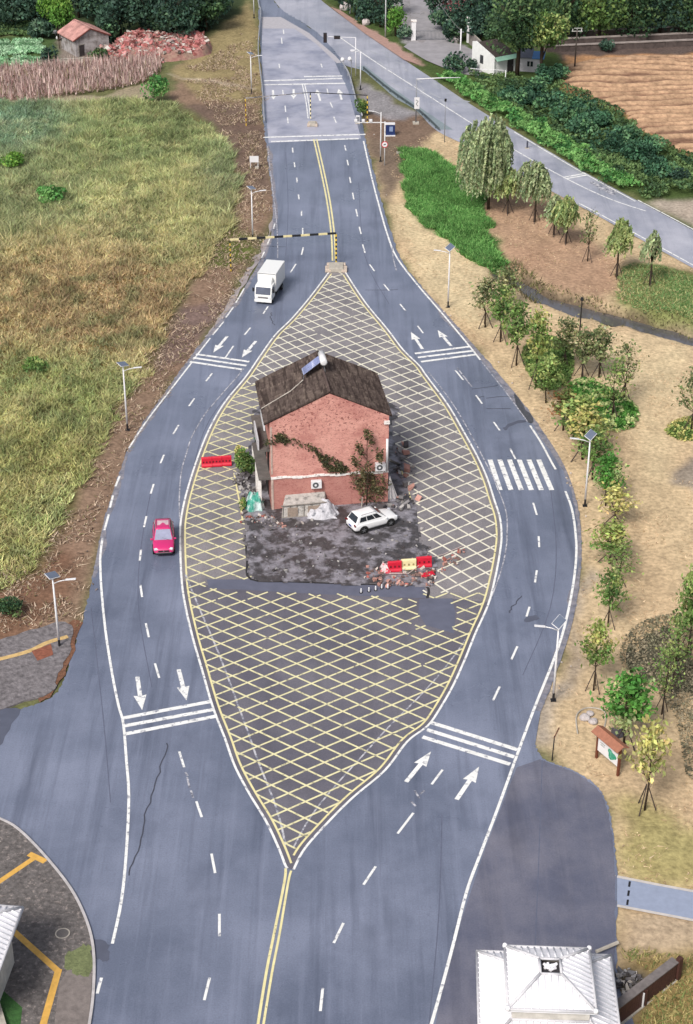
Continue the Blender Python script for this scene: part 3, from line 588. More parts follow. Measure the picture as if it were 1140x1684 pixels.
def willow_mesh(kind, Hh, R, ns, seed, low=.25):
    rng = np.random.default_rng(seed); cen = []; cl = []
    nl_ = 7 if R > 2.5 else (4 if R > 1.2 else 2); lobes = [(rng.normal(size=2)*R*.36, (.72+.28*rng.random())*(1 if q_ else 1.0), R*(.42+.25*rng.random())) for q_ in range(nl_)]; lobes[0] = (np.array([R*.05, 0]), 1.0, R*.55)
    for k in range(int(ns*1.5)):
        lc, lh, lr = lobes[int(rng.integers(nl_))]; a = rng.random()*2*PI; r = lr*math.sqrt(rng.random()); z0 = Hh*lh*(1-.20*(r/lr)**2)*(.9+.1*rng.random())
        L = max(.4, (z0-Hh*low)*(.25+.75*rng.random()**.8)*(.45+.55*r/lr)); m = int(8+L*8); t = np.linspace(0, 1, m)
        o = np.array([lc[0]+math.cos(a)*r, lc[1]+math.sin(a)*r, z0]); sw = rng.normal(size=2)*.3+np.array([-.35, -.15]); out = .5*r/lr
        cc = o+np.stack([math.cos(a)*out*np.sqrt(t)+sw[0]*t*t, math.sin(a)*out*np.sqrt(t)+sw[1]*t*t, .12*np.sin(t*3.1)-L*t**1.3], 1)+rng.normal(size=(m, 3))*.05
        cen.append(cc); cl.append(shade(PAL[kind][int(rng.integers(3))], m, rng, .15, .05)*(.7+.6*rng.random()))
    cen = np.concatenate(cen); V = leaves(cen, .30*(.6+.7*rng.random(len(cen))), rng, 1.6, .55)
    return npmesh('crown', V, 4, LEAF, np.concatenate(cl))
def wtrunk(Hh, seed, r=.1):
    rng = random.Random(seed); tb = MB(); tb.tube([(0, 0, -.2), (rng.uniform(-.1, .1), 0, Hh*.3), (rng.uniform(-.2, .2), .1, Hh*.55)], [r, r*.8, r*.5], 7)
    for k in range(6):
        a = k*1.1; tb.tube([(0, 0, Hh*.42), (math.cos(a)*.5, math.sin(a)*.5, Hh*.65), (math.cos(a)*.9, math.sin(a)*.9, Hh*.84)], [r*.45, r*.3, r*.12], 5)
    o = obj('trunk', tb, BARK, None, True); m = o.data; bpy.data.objects.remove(o); return m
def willow(bx, by, ty, wpx, label, kind='willow', ns=120, seed=1, stakes=True, low=.3):
    b = GG(bx, by); h = ZT(bx, by, ty, b.z); s = (by+780)*.01156; R = wpx/s/2
    t = thing('willow_tree', label, 'tree', b, 0, 'willows by the ditch')
    link('trunk', wtrunk(h, seed, .06+.012*h), t); link('crown', willow_mesh(kind, h, R, ns, seed, low), t)
    if stakes:
        for m in STK: link('support_stake', m, t)
def blob(cx, cy, cz, rx, ry, rz, n, rng, nc=9, sub=.42, full=False):
    """leaf centres on the outside of a handful of lobes filling an ellipsoid"""
    cen = []; lob = []
    for k in range(nc):
        u = unit(1, rng)[0]; u[2] = (abs(u[2])*.9-.25*rng.random()) if not full else u[2]*.95; f = .35+.38*rng.random()
        lob.append((u*f, sub*(.75+.5*rng.random())))
    m = n//nc
    ids = []
    for i, (o, r) in enumerate(lob):
        u = unit(m, rng); d = r*(.75+.3*rng.random((m, 1)))
        cen.append(o+u*d); ids.append(np.full(m, i))
    cen = np.concatenate(cen)*np.array([rx, ry, rz])*1.15+np.array([cx, cy, cz]); return cen, np.concatenate(ids)
def crown_mesh(kind, rx, rz, n, leaf, seed, nc=10, name='crown', cz=0, ry=None, sub=.42, elong=1.2, full=False):
    rng = np.random.default_rng(abs(seed)+1); cen, ids = blob(0, 0, cz, rx, ry or rx, rz, n, rng, nc, sub, full)
    ci = np.array([PAL[kind][int(rng.choice(3, p=[.45, .35, .2]))] for _ in range(nc)])*(.75+.5*rng.random((nc, 1)))
    cl = ci[ids]*np.clip(1+rng.normal(size=(len(cen), 1))*.2, .5, 1.6)*(1+rng.normal(size=(len(cen), 3))*.06)
    return npmesh(name, leaves(cen, leaf*(.6+.8*rng.random(len(cen))), rng, elong), 4, LEAF, np.clip(cl, .003, .9))
BT = {}
def bigtrunk(h, r, seed):
    rng = random.Random(seed); tb = MB(); tb.tube([(0, 0, -.3), (rng.uniform(-.2, .2), 0, h*.35), (rng.uniform(-.3, .3), rng.uniform(-.3, .3), h*.75)], [r, r*.75, r*.3], 8)
    for k in range(7):
        a = k*.9+rng.random(); tb.tube([(0, 0, h*(.3+.04*k)), (math.cos(a)*r*5, math.sin(a)*r*5, h*(.5+.04*k)), (math.cos(a)*r*9, math.sin(a)*r*9, h*(.66+.03*k))], [r*.45, r*.3, r*.1], 5)
    o = obj('trunk', tb, BARK, None, True); m = o.data; bpy.data.objects.remove(o); return m
def big(kind, bx, by, ty, wpx, label, group='trees of the far groves', n=1500, leaf=.5, clear=.22, name='tree', nc=11):
    b = GG(bx, by); h = max(1.5, ZT(bx, by, ty, b.z)); s = (by+780)*.01156; R = wpx/s/2
    t = thing(name, label, 'tree', b, 0, group)
    link('trunk', bigtrunk(h, .05+.022*h, bx), t)
    link('crown', crown_mesh(kind, R, h*(1-clear)/2*.98, n, leaf, int(bx*7+by), nc+(8 if clear < .1 else 2), cz=h*(clear+(1-clear)/2), full=True), t); return t
def bush(kind, bx, by, wpx, h, label, group=None, n=500, leaf=.3, name='bush', cat='bush', ry=None):
    b = GG(bx, by); s = (by+780)*.01156; R = wpx/s/2
    o = link(name, crown_mesh(kind, R, h*.62, n, leaf, int(bx*3+by*5), 9, name, h*.42, ry), None); o.location = b
    return tag(o, label, cat, group)
# ------------------------------------------------------------------ young trees of the straw lawn
YT = [('olive', 798, 538, 452, 56, 'olive brown young tree, farthest up the roadside row on the straw lawn'),
 ('green', 823, 563, 470, 52, 'staked green young tree, second in the roadside row from the far end'),
 ('green', 849, 601, 492, 56, 'staked young tree with dark green top, third in the roadside row from the far end'),
 ('mixed2', 881, 640, 505, 54, 'tall young tree with cream leaf tips standing in front of the round shrub bed'),
 ('green2', 898, 664, 585, 52, 'dense green young tree by the cracked road edge, between the two shrub beds'),
 ('red', 926, 708, 640, 62, 'young tree with reddish brown tips beside the road above the crosswalk'),
 ('green2', 953, 742, 648, 78, 'broad bushy green young tree leaning over the large shrub bed'),
 ('yellow', 958, 757, 668, 84, 'yellow leaved young tree just above the lamp near the crosswalk'),
 ('green', 974, 790, 704, 66, 'round green young tree right beside the lamp post near the crosswalk'),
 ('bright', 996, 832, 746, 54, 'compact deep green young tree level with the crosswalk'),
 ('yellow', 1009, 868, 800, 72, 'pale yellow young tree just below the compact deep green one'),
 ('mixed', 1002, 930, 862, 76, 'wide yellow green young tree at the outermost bulge of the road'),
 ('thin', 1016, 962, 895, 62, 'thin forked young tree with few leaves behind the wide yellow green one'),
 ('green', 1000, 1030, 936, 56, 'young green tree with leaning forked stem, upper neighbour of the grey hedge bed'),
 ('mixed', 976, 1136, 1018, 58, 'yellow green young tree on tall stakes between the curved lamp and the grey hedge bed'),
 ('bright', 1026, 1226, 1104, 88, 'large bright green young tree right behind the information board'),
 ('yellow', 1060, 1332, 1180, 78, 'pale yellow young tree in front of the information board, nearest to the camera'),
 ('olive2', 928, 608, 520, 50, 'olive young tree of the second row, left of the slim black path lamp'),
 ('olive2', 957, 622, 540, 58, 'dense olive young tree of the second row right beneath the slim black path lamp'),
 ('olive', 985, 622, 535, 60, 'spreading sparse olive tree of the second row, right of the slim black path lamp'),
 ('bare', 1025, 664, 558, 60, 'nearly bare young tree with upright twigs at the edge of the large shrub bed'),
 ('thin', 1006, 690, 588, 62, 'fine leaved young tree growing out of the middle of the large shrub bed'),
 ('olive', 1136, 712, 600, 56, 'dark olive young tree on the small round bed at the right border'),
 ('green2', 1130, 1075, 930, 58, 'full green young tree at the right border behind the grey hedge bed'),
 ('thin', 1108, 1122, 1010, 66, 'young tree with sparse crown standing in the middle of the grey hedge bed'),
 ('thin', 1088, 1176, 1055, 54, 'leaning sparse young tree at the lower rim of the grey hedge bed')]
for a_ in YT: young(*a_, staked=a_[0] != 'green2' or a_[1] > 1100)
young('olive2', 834, 508, 440, 46, 'leafy young tree leaning out over the weedy end of the ditch', False)
# willows
willow(803, 345, 188, 100, 'large drooping willow covering the edge of the old road', ns=520, seed=3, stakes=False, low=.12)
willow(835, 352, 278, 44, 'small yellowish willow at the foot of the large willow', 'wyellow', 110, 4)
willow(879, 364, 264, 54, 'grey green young willow just right of the large willow', 'willow', 170, 5)
willow(930, 402, 322, 40, 'yellow green young willow paired with a smaller one beside it', 'wyellow', 100, 6)
willow(911, 386, 318, 32, 'smaller thin willow at the left side of its yellow green partner', 'willow', 60, 7)
young('bare', 966, 430, 342, 38, 'bare staked sapling with upright twigs in the row of willows', True, 'willows by the ditch')
willow(1014, 456, 358, 34, 'bright green narrow willow on stakes beside the old road', 'wyellow', 110, 9, low=.35)
willow(1068, 476, 385, 30, 'thin sparse willow on stakes at the green grass patch', 'willow', 34, 10, low=.4)
# shrub beds
def shrubbed(poly, kind, h, n, leaf, label, name='shrub_bed', cat='shrub bed'):
    rng = np.random.default_rng(n); g = GL(poly); xs = [p.x for p in g]; ys = [p.y for p in g]; pl = [(p.x, p.y) for p in spline(g, 5, True)]
    X = rng.uniform(min(xs)-.3, max(xs)+.3, n*3); Y = rng.uniform(min(ys)-.3, max(ys)+.3, n*3); k = pip(X, Y, pl); X = X[k][:n]; Y = Y[k][:n]
    dd = np.full(len(X), 9.)
    for (x1, y1), (x2, y2) in zip(pl, pl[1:]+pl[:1]):
        t_ = np.clip(((X-x1)*(x2-x1)+(Y-y1)*(y2-y1))/((x2-x1)**2+(y2-y1)**2+1e-9), 0, 1); dd = np.minimum(dd, np.hypot(X-x1-t_*(x2-x1), Y-y1-t_*(y2-y1)))
    z = ghv(X, Y)+h*np.clip(dd/(h*1.2)+.15, 0, 1)**.6*(.55+.5*fbm(X*1.2, Y*1.2, 5))*(1-.35*rng.random(len(X))**3)
    pal = np.array(PAL[kind]); ci = pal[(fbm(X*.8, Y*.8, 15)*6).astype(int) % 3]*np.clip(1+rng.normal(size=(len(X), 1))*.22, .4, 1.7)
    V = leaves(np.stack([X, Y, z], 1), leaf*(.6+.8*rng.random(len(X))), rng, 1.2)
    o = link(name, npmesh(name, V, 4, LEAF, np.clip(ci, .003, .9)), None)
    # earth body under the leaves
    mb = MB(); base = min(gh(p.x, p.y) for p in g); cx = sum(xs)/len(xs); cy = sum(ys)/len(ys)
    pp = [Vector((a-cx, b-cy, 0))*.88 for a, b in pl]; m = len(pp)
    mb.add([(p.x+cx, p.y+cy, base-.1) for p in pp]+[(p.x+cx, p.y+cy, base+h*.3) for p in pp]+[(p.x*.8+cx, p.y*.8+cy, base+h*.45) for p in pp],
           [(i, (i+1) % m, m+(i+1) % m, m+i) for i in range(m)]+[(m+i, m+(i+1) % m, 2*m+(i+1) % m, 2*m+i) for i in range(m)]+[tuple(range(2*m, 3*m))])
    obj('twig_mass', mb, mat('twigs_'+kind, tuple(v*.6 for v in PAL[kind][1]), rough=.9, var=.3), o); return tag(o, label, cat)
shrubbed([(858, 588), (872, 566), (905, 558), (936, 572), (944, 604), (930, 638), (900, 645), (874, 628)], 'green', 1.1, 3600, .28, 'round leafy green shrub bed below the third roadside tree')
shrubbed([(928, 645), (958, 625), (1000, 640), (1040, 662), (1052, 686), (1038, 706), (1002, 713), (966, 706), (940, 690)], 'bright', .8, 3600, .26, 'large rounded bright green shrub bed with several young trees growing in it')
shrubbed([(1094, 706), (1112, 692), (1140, 688), (1180, 695), (1180, 722), (1135, 726), (1105, 720)], 'mixed', .6, 1200, .24, 'small yellow green shrub bed at the right border')
shrubbed([(1020, 1078), (1026, 1050), (1050, 1026), (1090, 1014), (1140, 1012), (1230, 1050), (1230, 1260), (1140, 1285), (1122, 1240), (1112, 1190), (1086, 1148), (1050, 1122), (1028, 1100)], 'hedgedry', .14, 12000, .17, 'large low greyish brown hedge bed with a clean curved rim', 'hedge_bed', 'hedge')
# ------------------------------------------------------------------ grasses (nobody could count them)
def sample(poly, n, rng, jit=True):
    g = GL(poly); xs = [p.x for p in g]; ys = [p.y for p in g]
    X = rng.uniform(min(xs), max(xs), n); Y = rng.uniform(min(ys), max(ys), n)
    Xj = X+(fbm(X*.5, Y*.4, 51)-.5)*3; Yj = Y+(fbm(X*.5, Y*.4, 57)-.5)*4
    px, py = PX(Xj, Yj); k = pip(px, py, poly); return X[k], Y[k], px[k], py[k]
def blades(name, X, Y, h, w, colr, rng, lean=.5, z0=None):
    n = len(X); z = (ghv(X, Y) if z0 is None else z0)-.03; a = rng.random(n)*2*PI; l = rng.normal(size=(n, 2))*lean*h[:, None]
    dx = np.cos(a)*w/2; dy = np.sin(a)*w/2
    V = np.stack([np.stack([X-dx, Y-dy, z], 1), np.stack([X+dx, Y+dy, z], 1), np.stack([X+l[:, 0], Y+l[:, 1], z+h], 1)], 1).reshape(-1, 3)
    return stuff(link(name, npmesh(name, V, 3, BLADE, np.clip(colr, .003, .9))))
rng = np.random.default_rng(5)
def fieldcol(px, py, X, Y):
    n1 = fbm(X*.12, Y*.09, 81); n2 = fbm(X*.5, Y*.35, 91)
    cs = [(c(176, 166, 116), 200, 400, 400, 500, .5), (c(144, 152, 98), 235, 235, 130, 45, 2.2), (c(122, 146, 122), 20, 205, 70, 35, 4.0), (c(186, 172, 118), 250, 330, 120, 80, 1.8), (c(150, 154, 110), 60, 330, 110, 60, 1.6),
          (c(172, 144, 108), 220, 480, 150, 85, 3.4), (c(172, 148, 106), 60, 500, 90, 75, 2.6), (c(150, 152, 94), 60, 620, 90, 40, 2.0), (c(176, 162, 98), 60, 800, 90, 120, 2.0), (c(134, 138, 108), 360, 290, 30, 50, 2.5), (c(194, 186, 126), 300, 400, 60, 40, 2.0), (c(146, 146, 88), 150, 660, 50, 60, 1.6), (c(130, 146, 104), 90, 840, 60, 40, 1.2)]
    w = [k*np.exp(-((px-x)/sx)**2-((py-y)/sy)**2) for _, x, y, sx, sy, k in cs]; tot = sum(w)
    cs = [((q_[0][0]*(.80 if q_[0][1] > q_[0][0]*.72 else .92), q_[0][1]*(.93 if q_[0][1] > q_[0][0]*.72 else .92), q_[0][2]*.86),)+q_[1:] for q_ in cs]
    r = sum(wi[:, None]*np.array(ci[0]) for wi, ci in zip(w, cs))/tot[:, None]
    n3 = fbm(X*1.3, Y*.9, 95, 2); mixc = np.clip((n2-.52)*5, 0, 1)[:, None]; r = r*(1-mixc*.32)+np.array(c(192, 180, 128))*mixc*.32; gc = np.clip((.46-n2)*6, 0, 1)[:, None]; r = r*(1-gc*.6)+np.array(c(108, 120, 78))*gc*.6
    return r*(.62+.75*n1+.9*(n3-.5))[:, None]*1.12
X, Y, px, py = sample(FIELD, 420000, rng); n = len(X)
hh = (.1+.85*fbm(X*.22, Y*.16, 33)+.6*(fbm(X*.9, Y*.7, 35, 2)-.4))*(.6+.7*rng.random(n)); hh = np.clip(hh, .12, 2); hh *= np.where(py > 420, .8, 1.15)
blades('field_weeds', X, Y, hh, .10+.09*rng.random(n), fieldcol(px, py, X, Y)*np.clip(1.05+rng.normal(size=(n, 1))*.28, .4, 2.0)*(1+rng.normal(size=(n, 3))*.07), rng, .85)
VERGE = [(-90, 960), (30, 925), (110, 850), (190, 680), (275, 540), (345, 425), (395, 340), (398, 250), (350, 190), (300, 120), (415, 50), (424, 100), (436, 230), (446, 330), (440, 390), (385, 490), (300, 600), (210, 735), (165, 860), (120, 1050), (105, 1020), (-90, 1050)]
X, Y, px, py = sample(VERGE, 130000, rng); n = len(X); k = fbm(X*.3, Y*.25, 23) > .42; X, Y, px, py = X[k], Y[k], px[k], py[k]; n = len(X)
vp = np.array([c(172, 148, 124), c(112, 90, 76), c(196, 174, 150), c(132, 126, 82)])
blades('dead_verge_grass', X, Y, .08+.26*rng.random(n), .08+.10*rng.random(n), vp[rng.choice(4, n, p=[.4, .3, .2, .1])]*(1+rng.normal(size=(n, 1))*.2), rng, 1.4)
LAWN = [(640, 240), (720, 215), (860, 290), (1140, 445), (1250, 510), (1250, 1500), (1016, 1440), (1005, 1330), (950, 1262), (895, 1235), (925, 1110), (950, 1010), (962, 900), (945, 790), (870, 670), (780, 560), (680, 450), (640, 340)]
X, Y, px, py = sample(LAWN, 80000, rng); n = len(X); k = (fbm(X*.45, Y*.35, 27) > .5) & ~pip(px, py, STREAM); X, Y, px, py = X[k], Y[k], px[k], py[k]; n = len(X)
lp = np.array([c(200, 172, 136), c(186, 156, 120), c(164, 132, 102), c(204, 180, 144), c(150, 132, 92)])
blades('straw_lawn_tufts', X, Y,   .05+.12*rng.random(n), .06+.09*rng.random(n), lp[rng.choice(5, n, p=[.3, .3, .15, .2, .05])]*(1+rng.normal(size=(n, 1))*.15), rng, 1.6)
LUSH = [(657, 246), (702, 248), (742, 275), (790, 328), (802, 380), (836, 432), (818, 448), (772, 424), (704, 374), (670, 330)]
X, Y, px, py = sample(LUSH, 60000, rng); n = len(X); gp = np.array([c(92, 146, 68), c(74, 124, 58), c(116, 160, 84)])*1.05
blades('lush_ditch_grass', X, Y, .25+.45*fbm(X*.4, Y*.3, 3)+.15*rng.random(n), .14+.12*rng.random(n), gp[rng.choice(3, n)]*(.6+.8*fbm(X*.5, Y*.4, 77))[:, None]*(1+rng.normal(size=(n, 1))*.18), rng, .7)
X, Y, px, py = sample([(1020, 440), (1080, 436), (1140, 458), (1230, 505), (1230, 560), (1140, 538), (1060, 515), (1015, 490)], 30000, rng); n = len(X); k = rng.random(n) < .35+.8*(fbm(X*.3, Y*.3, 4)-.3); X, Y = X[k], Y[k]; n = len(X)
blades('ditch_bank_grass', X, Y, .1+.2*rng.random(n), .12+.1*rng.random(n), np.array([c(124, 146, 88), c(100, 136, 76), c(160, 156, 100)])[rng.choice(3, n)]*(1+rng.normal(size=(n, 1))*.15), rng, 1.)
X, Y, px, py = sample([(790, 420), (840, 440), (900, 468), (1000, 500), (1140, 535), (1140, 560), (1000, 530), (900, 505), (820, 470)], 16000, rng); n = len(X); k = rng.random(n) < .4; X, Y, px = X[k], Y[k], px[k]; n = len(X)
blades('ditch_reeds', X, Y, (.3+.5*rng.random(n))*np.where(px < 900, 1.2, .5), .1+.08*rng.random(n), np.array([c(112, 112, 66), c(92, 84, 62), c(136, 128, 84)])[rng.choice(3, n)]*(1+rng.normal(size=(n, 1))*.2), rng, .6)
X, Y, px, py = sample([(1016, 1560), (1300, 1540), (1300, 1720), (1020, 1720), (1120, 1590), (1060, 1580)], 9000, rng); n = len(X)
blades('corner_grass', X, Y, .1+.25*rng.random(n), .08+.07*rng.random(n), np.array([c(176, 158, 100), c(150, 140, 84), c(112, 124, 66)])[rng.choice(3, n)]*(1+rng.normal(size=(n, 1))*.2), rng, .9)
# dried maize field
X, Y = [], []
CORN = [(-60, 118), (60, 112), (200, 104), (268, 97), (262, 122), (235, 138), (180, 150), (60, 166), (-60, 168)]
g = GL(CORN); 
for gy_ in np.arange(min(p.y for p in g), max(p.y for p in g), .45):
    xs_ = np.arange(min(p.x for p in g), max(p.x for p in g)+6, .7); X.append(xs_+rng.normal(size=len(xs_))*.22-.12*(gy_-250)); Y.append(np.full(len(xs_), gy_)+rng.normal(size=len(xs_))*.1)
X = np.concatenate(X); Y = np.concatenate(Y); px, py = PX(X, Y); k = pip(px, py, CORN); X, Y = X[k], Y[k]; n = len(X)
cp = np.array([c(188, 158, 152), c(156, 122, 116), c(208, 184, 174), c(144, 130, 100)])
Xs = np.repeat(X, 9); Ys = np.repeat(Y, 9); Xs = Xs+rng.normal(size=len(Xs))*.12; Ys = Ys+rng.normal(size=len(Ys))*.12; hs_ = np.tile(np.array([2.1, 1.9, 1.5, 1.2, 1.0, .8, 1.7, .9, 1.4]), n)*(.6+.6*rng.random(n*9)); ln = np.tile(np.array([.09, .3, .5, .6, .7, .7, .4, .8, .6]), n)*(.7+.6*rng.random(n*9))
a = rng.random(n*9)*2*PI; w = .09+.15*rng.random(n*9); z = ghv(Xs, Ys)+.5*(vnoise(Xs*.4, Ys*.4, 3)-.6); up = hs_*.62
V = np.stack([np.stack([Xs-np.cos(a)*w/2, Ys-np.sin(a)*w/2, z+np.where(ln < .1, 0, hs_*.35)], 1), np.stack([Xs+np.cos(a)*w/2, Ys+np.sin(a)*w/2, z+np.where(ln < .1, 0, hs_*.35)], 1), np.stack([Xs+np.sin(a)*ln*hs_*.6, Ys+np.cos(a)*ln*hs_*.6, z+hs_*np.where(ln > .4, .75, 1)], 1)], 1).reshape(-1, 3)
stuff(link('dried_maize', npmesh('dried_maize', V, 3, BLADE, np.clip(cp[rng.choice(4, n*9, p=[.4, .25, .25, .1])]*(1+rng.normal(size=(n*9, 1))*.2), .01, .9))))
# vegetable beds
def cover(name, poly, n, leaf, kind, h, sd=1, lump=.25):
    r = np.random.default_rng(sd); X, Y, px, py = sample(poly, n, r); m = len(X)
    z = ghv(X, Y)+h*fbm(X*lump, Y*lump*.8, 7+sd)*(.8+.4*r.random(m)); pal = np.array(PAL[kind])
    ci = pal[np.clip((fbm(X*.5, Y*.4, 19+sd)*5).astype(int), 0, 4) % 3]*(.55+.9*fbm(X*lump, Y*lump*.8, 7+sd))[:, None]*np.clip(1+r.normal(size=(m, 1))*.2, .4, 1.7)
    return stuff(link(name, npmesh(name, leaves(np.stack([X, Y, z], 1), leaf*(.6+.8*r.random(m)), r, 1.1), 4, LEAF, np.clip(ci, .003, .9))))
PAL['cabbage'] = [c(140, 184, 140), c(112, 158, 112), c(164, 200, 160)]
for k_, p_ in enumerate([[(-40, 70), (18, 68), (16, 92), (-40, 94)], [(23, 68), (70, 66), (72, 90), (20, 92)], [(20, 95), (70, 94), (72, 110), (20, 113)], [(-40, 97), (16, 96), (16, 113), (-40, 114)]]): cover('vegetable_bed', p_, 2600, .5, 'cabbage', .5, 30+k_)
cover('undergrowth', [(-60, 38), (55, 40), (60, 60), (-60, 66)], 3500, .5, 'mid', .8, 41)
# kudzu strip along the old road and wooded ground
cover('creeping_vines', [(718, 128), (745, 122), (800, 150), (850, 185), (900, 212), (960, 245), (1040, 300), (1060, 315), (1020, 314), (960, 282), (905, 250), (850, 212), (800, 182), (740, 148)], 34000, .42, 'vine', 1.5, 51, .3)
cover('creeping_vines', [(900, 205), (960, 235), (1100, 290), (1200, 300), (1200, 325), (1090, 322), (1000, 290)], 12000, .42, 'mid', 1.6, 53, .3)
cover('undergrowth', [(765, 118), (930, 140), (1010, 178), (1075, 232), (1140, 256), (1240, 296), (1060, 305), (960, 250), (850, 190), (790, 146)], 26000, .42, 'mid', 1.0, 57, .4)
HB = [(880, 160, 46, 3.0), (905, 182, 56, 3.2), (930, 205, 60, 3.4), (955, 190, 44, 2.8), (965, 228, 64, 3.4), (990, 212, 50, 3.0), (1005, 250, 66, 3.3), (1032, 235, 50, 2.8), (1045, 272, 64, 3.0), (1072, 258, 48, 2.6), (1085, 290, 56, 2.6), (858, 175, 40, 2.6), (835, 165, 34, 2.2), (895, 140, 40, 3.0), (920, 132, 34, 2.4)]
for k_, (x, y, w, h) in enumerate(HB): bush('hedge', x, y, w, h, 'dark green bush in the dense hedge between the old road and the ploughed field', 'dark bushes beside the ploughed field', 900, .42)
bush('vine', 1010, 300, 60, 1.6, 'light green spreading bush at the lower end of the dark hedge', None, 600)
bush('dark', 1120, 300, 44, 1.8, 'small dark bush at the right border below the ploughed field')
bush('mid', 1075, 322, 44, 1.4, 'low green bush beside the small dirt track at the old road')
bush('dark', 750, 120, 42, 3.2, 'dark green bush in front of the white pole at the compound entrance', None, 700, .4)
bush('dark', 775, 118, 20, 2.2, 'narrow dark shrub between the entrance bush and the white hut', None, 300, .35)
bush('bluegreen', 997, 86, 22, 2.4, 'single blue green shrub standing on the terrace above the ploughed field', None, 450, .35)
bush('mid', 840, 150, 40, 2.2, 'rounded green bush below the white hut by the vines', None, 500)
bush('green', 595, 190, 24, 2.8, 'bright green bush behind the far striped gantry post by the guard rail', None, 600, .3)
bush('vine', 262, 168, 46, 4.0, 'bright green feathery clump at the end of the maize field', None, 900, .35, 'tall_grass_clump', 'grass clump')
bush('lime', 20, 276, 40, 2.2, 'lime green tall grass clump at the left border of the weedy field', None, 700, .35, 'tall_grass_clump', 'grass clump')
bush('vine', 82, 330, 58, 1.7, 'wide green grass clump in the weedy field below the lime one', None, 800, .35, 'tall_grass_clump', 'grass clump')
bush('mid', 18, 1010, 46, 1.5, 'grey green bush at the left border above the small cobbled pavement', None, 800, .22)
bush('green', 60, 610, 50, 1.1, 'pale green weed clump at the edge of the brownish field', None, 400, .3, 'weed_clump', 'weeds')
bush('mid', 170, 100, 44, 2.0, 'leafy yellow green bush beside the farm hut gable', None, 700, .4)
bush('dark', 80, 106, 30, 2.8, 'dark bush between the vegetable beds and the farm hut', None, 600, .4)
# ------------------------------------------------------------------ trees at the top
big('lime', 97, 66, -12, 62, 'bright lime green tree standing left of the farm hut', n=2600, leaf=.45)
DK = 'dark evergreen tree in the dense grove behind the farm hut'
for x, y, ty, w in [(200, 62, -30, 80), (245, 62, -28, 84), (290, 66, -20, 80), (330, 48, -36, 70), (225, 36, -50, 90), (275, 36, -60, 90), (170, 36, -40, 70), (180, 70, 10, 44), (300, 56, 4, 60), (262, 60, 8, 50), (350, 30, -50, 60)]: big('dark', x, y, ty, w, DK, 'dark trees behind the farm hut', 1700, .55, .06)
for x, y, ty, w in [(20, 44, -28, 80), (60, 34, -40, 70), (-15, 36, -40, 70), (130, 30, -50, 60), (70, 62, 30, 40), (5, 16, -70, 80), (55, 8, -80, 80), (110, 6, -90, 80)]: big('bluegreen', x, y, ty, w, 'blue green broadleaf tree at the top left border beyond the vegetable beds', 'blue green trees beyond the vegetable beds', 1500, .55, .08)
big('mid', 340, 52, -26, 64, 'feathery palm like tree at the right end of the dark grove', n=1500, leaf=.6)
for x, y, ty, w in [(560, 14, -40, 36), (585, 26, -36, 44), (607, 38, -30, 44), (625, 46, -20, 40), (640, 26, -50, 50), (600, 8, -60, 60)]: big('dark', x, y, ty, w, 'dark tree on the corner between the old road and the compound', 'dark trees on the compound corner', 1000, .45, .08)
big('lime', 651, 60, -2, 32, 'light green slender conifer at the compound gate', n=1100, leaf=.35, clear=.05)
bush('bluegreen', 668, 66, 28, 2.4, 'grey green bush between the slender conifer and the left gate pillar', None, 450, .35)
bush('dark', 596, 38, 40, 2.0, 'dark low shrub along the brick pavement of the compound corner', None, 600, .35)
big('mid', 850, 128, -30, 120, 'large spreading tree overhanging the white hut', n=3600, leaf=.5, clear=.34, nc=16)
big('green', 890, 132, 10, 70, 'mid green tree just right of the large one above the blue roof', n=2200, leaf=.45, clear=.4)
big('pink', 752, 30, -16, 54, 'pinkish red leaved tree at the top border behind the compound', n=1200, leaf=.45)
for x, y, ty, w in [(775, 62, -40, 70), (740, 52, 10, 60), (800, 60, -50, 80), (790, 78, 10, 50), (715, 30, -60, 40), (745, 70, 20, 34)]: big('dark', x, y, ty, w, 'dark tree of the thicket between the compound drive and the white hut', 'dark thicket by the compound', 1500, .5, .05)
for k_, (x, y, ty, w) in enumerate([(930, 66, -30, 80), (985, 60, -40, 90), (1035, 62, -36, 90), (1085, 56, -40, 90), (1130, 56, -40, 90), (960, 30, -80, 90), (1015, 26, -90, 100), (1070, 22, -90, 100), (1120, 20, -90, 100), (905, 40, -60, 80), (1175, 56, -30, 80), (870, 30, -80, 80), (820, 20, -90, 80)]): big(['mid', 'green', 'mid', 'dark'][k_ % 4], x, y, ty, w, ['mid green', 'light green', 'mid green', 'dark green'][k_ % 4]+' tree in the long wood above the terrace wall at the top right', ['mid green', 'light green', 'mid green', 'dark green'][k_ % 4]+' trees of the long wood', 1700, .55, .05)
# ================================================================== the brick house
O = G(447, 839); O2 = G(638, 826); AH = math.atan2(O2.y-O.y, O2.x-O.x); WH = (O2-O).length; DH = 8.0; ZE = 8.6; ZA = 11.05
hs_ = thing('brick_house', 'two storey red brick house with dark tiled gable roof alone inside the hatched island', 'house', O, AH)
BR = bpy.data.materials.new('mottled_brick'); BR.use_nodes = True; nt = BR.node_tree; L = nt.links; b = nt.nodes['Principled BSDF']; b.inputs['Roughness'].default_value = .9; b.inputs['Specular IOR Level'].default_value = .1
tc = nn(nt, 'ShaderNodeTexCoord'); sx = nn(nt, 'ShaderNodeSeparateXYZ'); L.new(tc.outputs['Object'], sx.inputs[0]); ad = nn(nt, 'ShaderNodeMath', operation='ADD'); L.new(sx.outputs[0], ad.inputs[0]); L.new(sx.outputs[1], ad.inputs[1])
cx = nn(nt, 'ShaderNodeCombineXYZ'); L.new(ad.outputs[0], cx.inputs[0]); L.new(sx.outputs[2], cx.inputs[1])
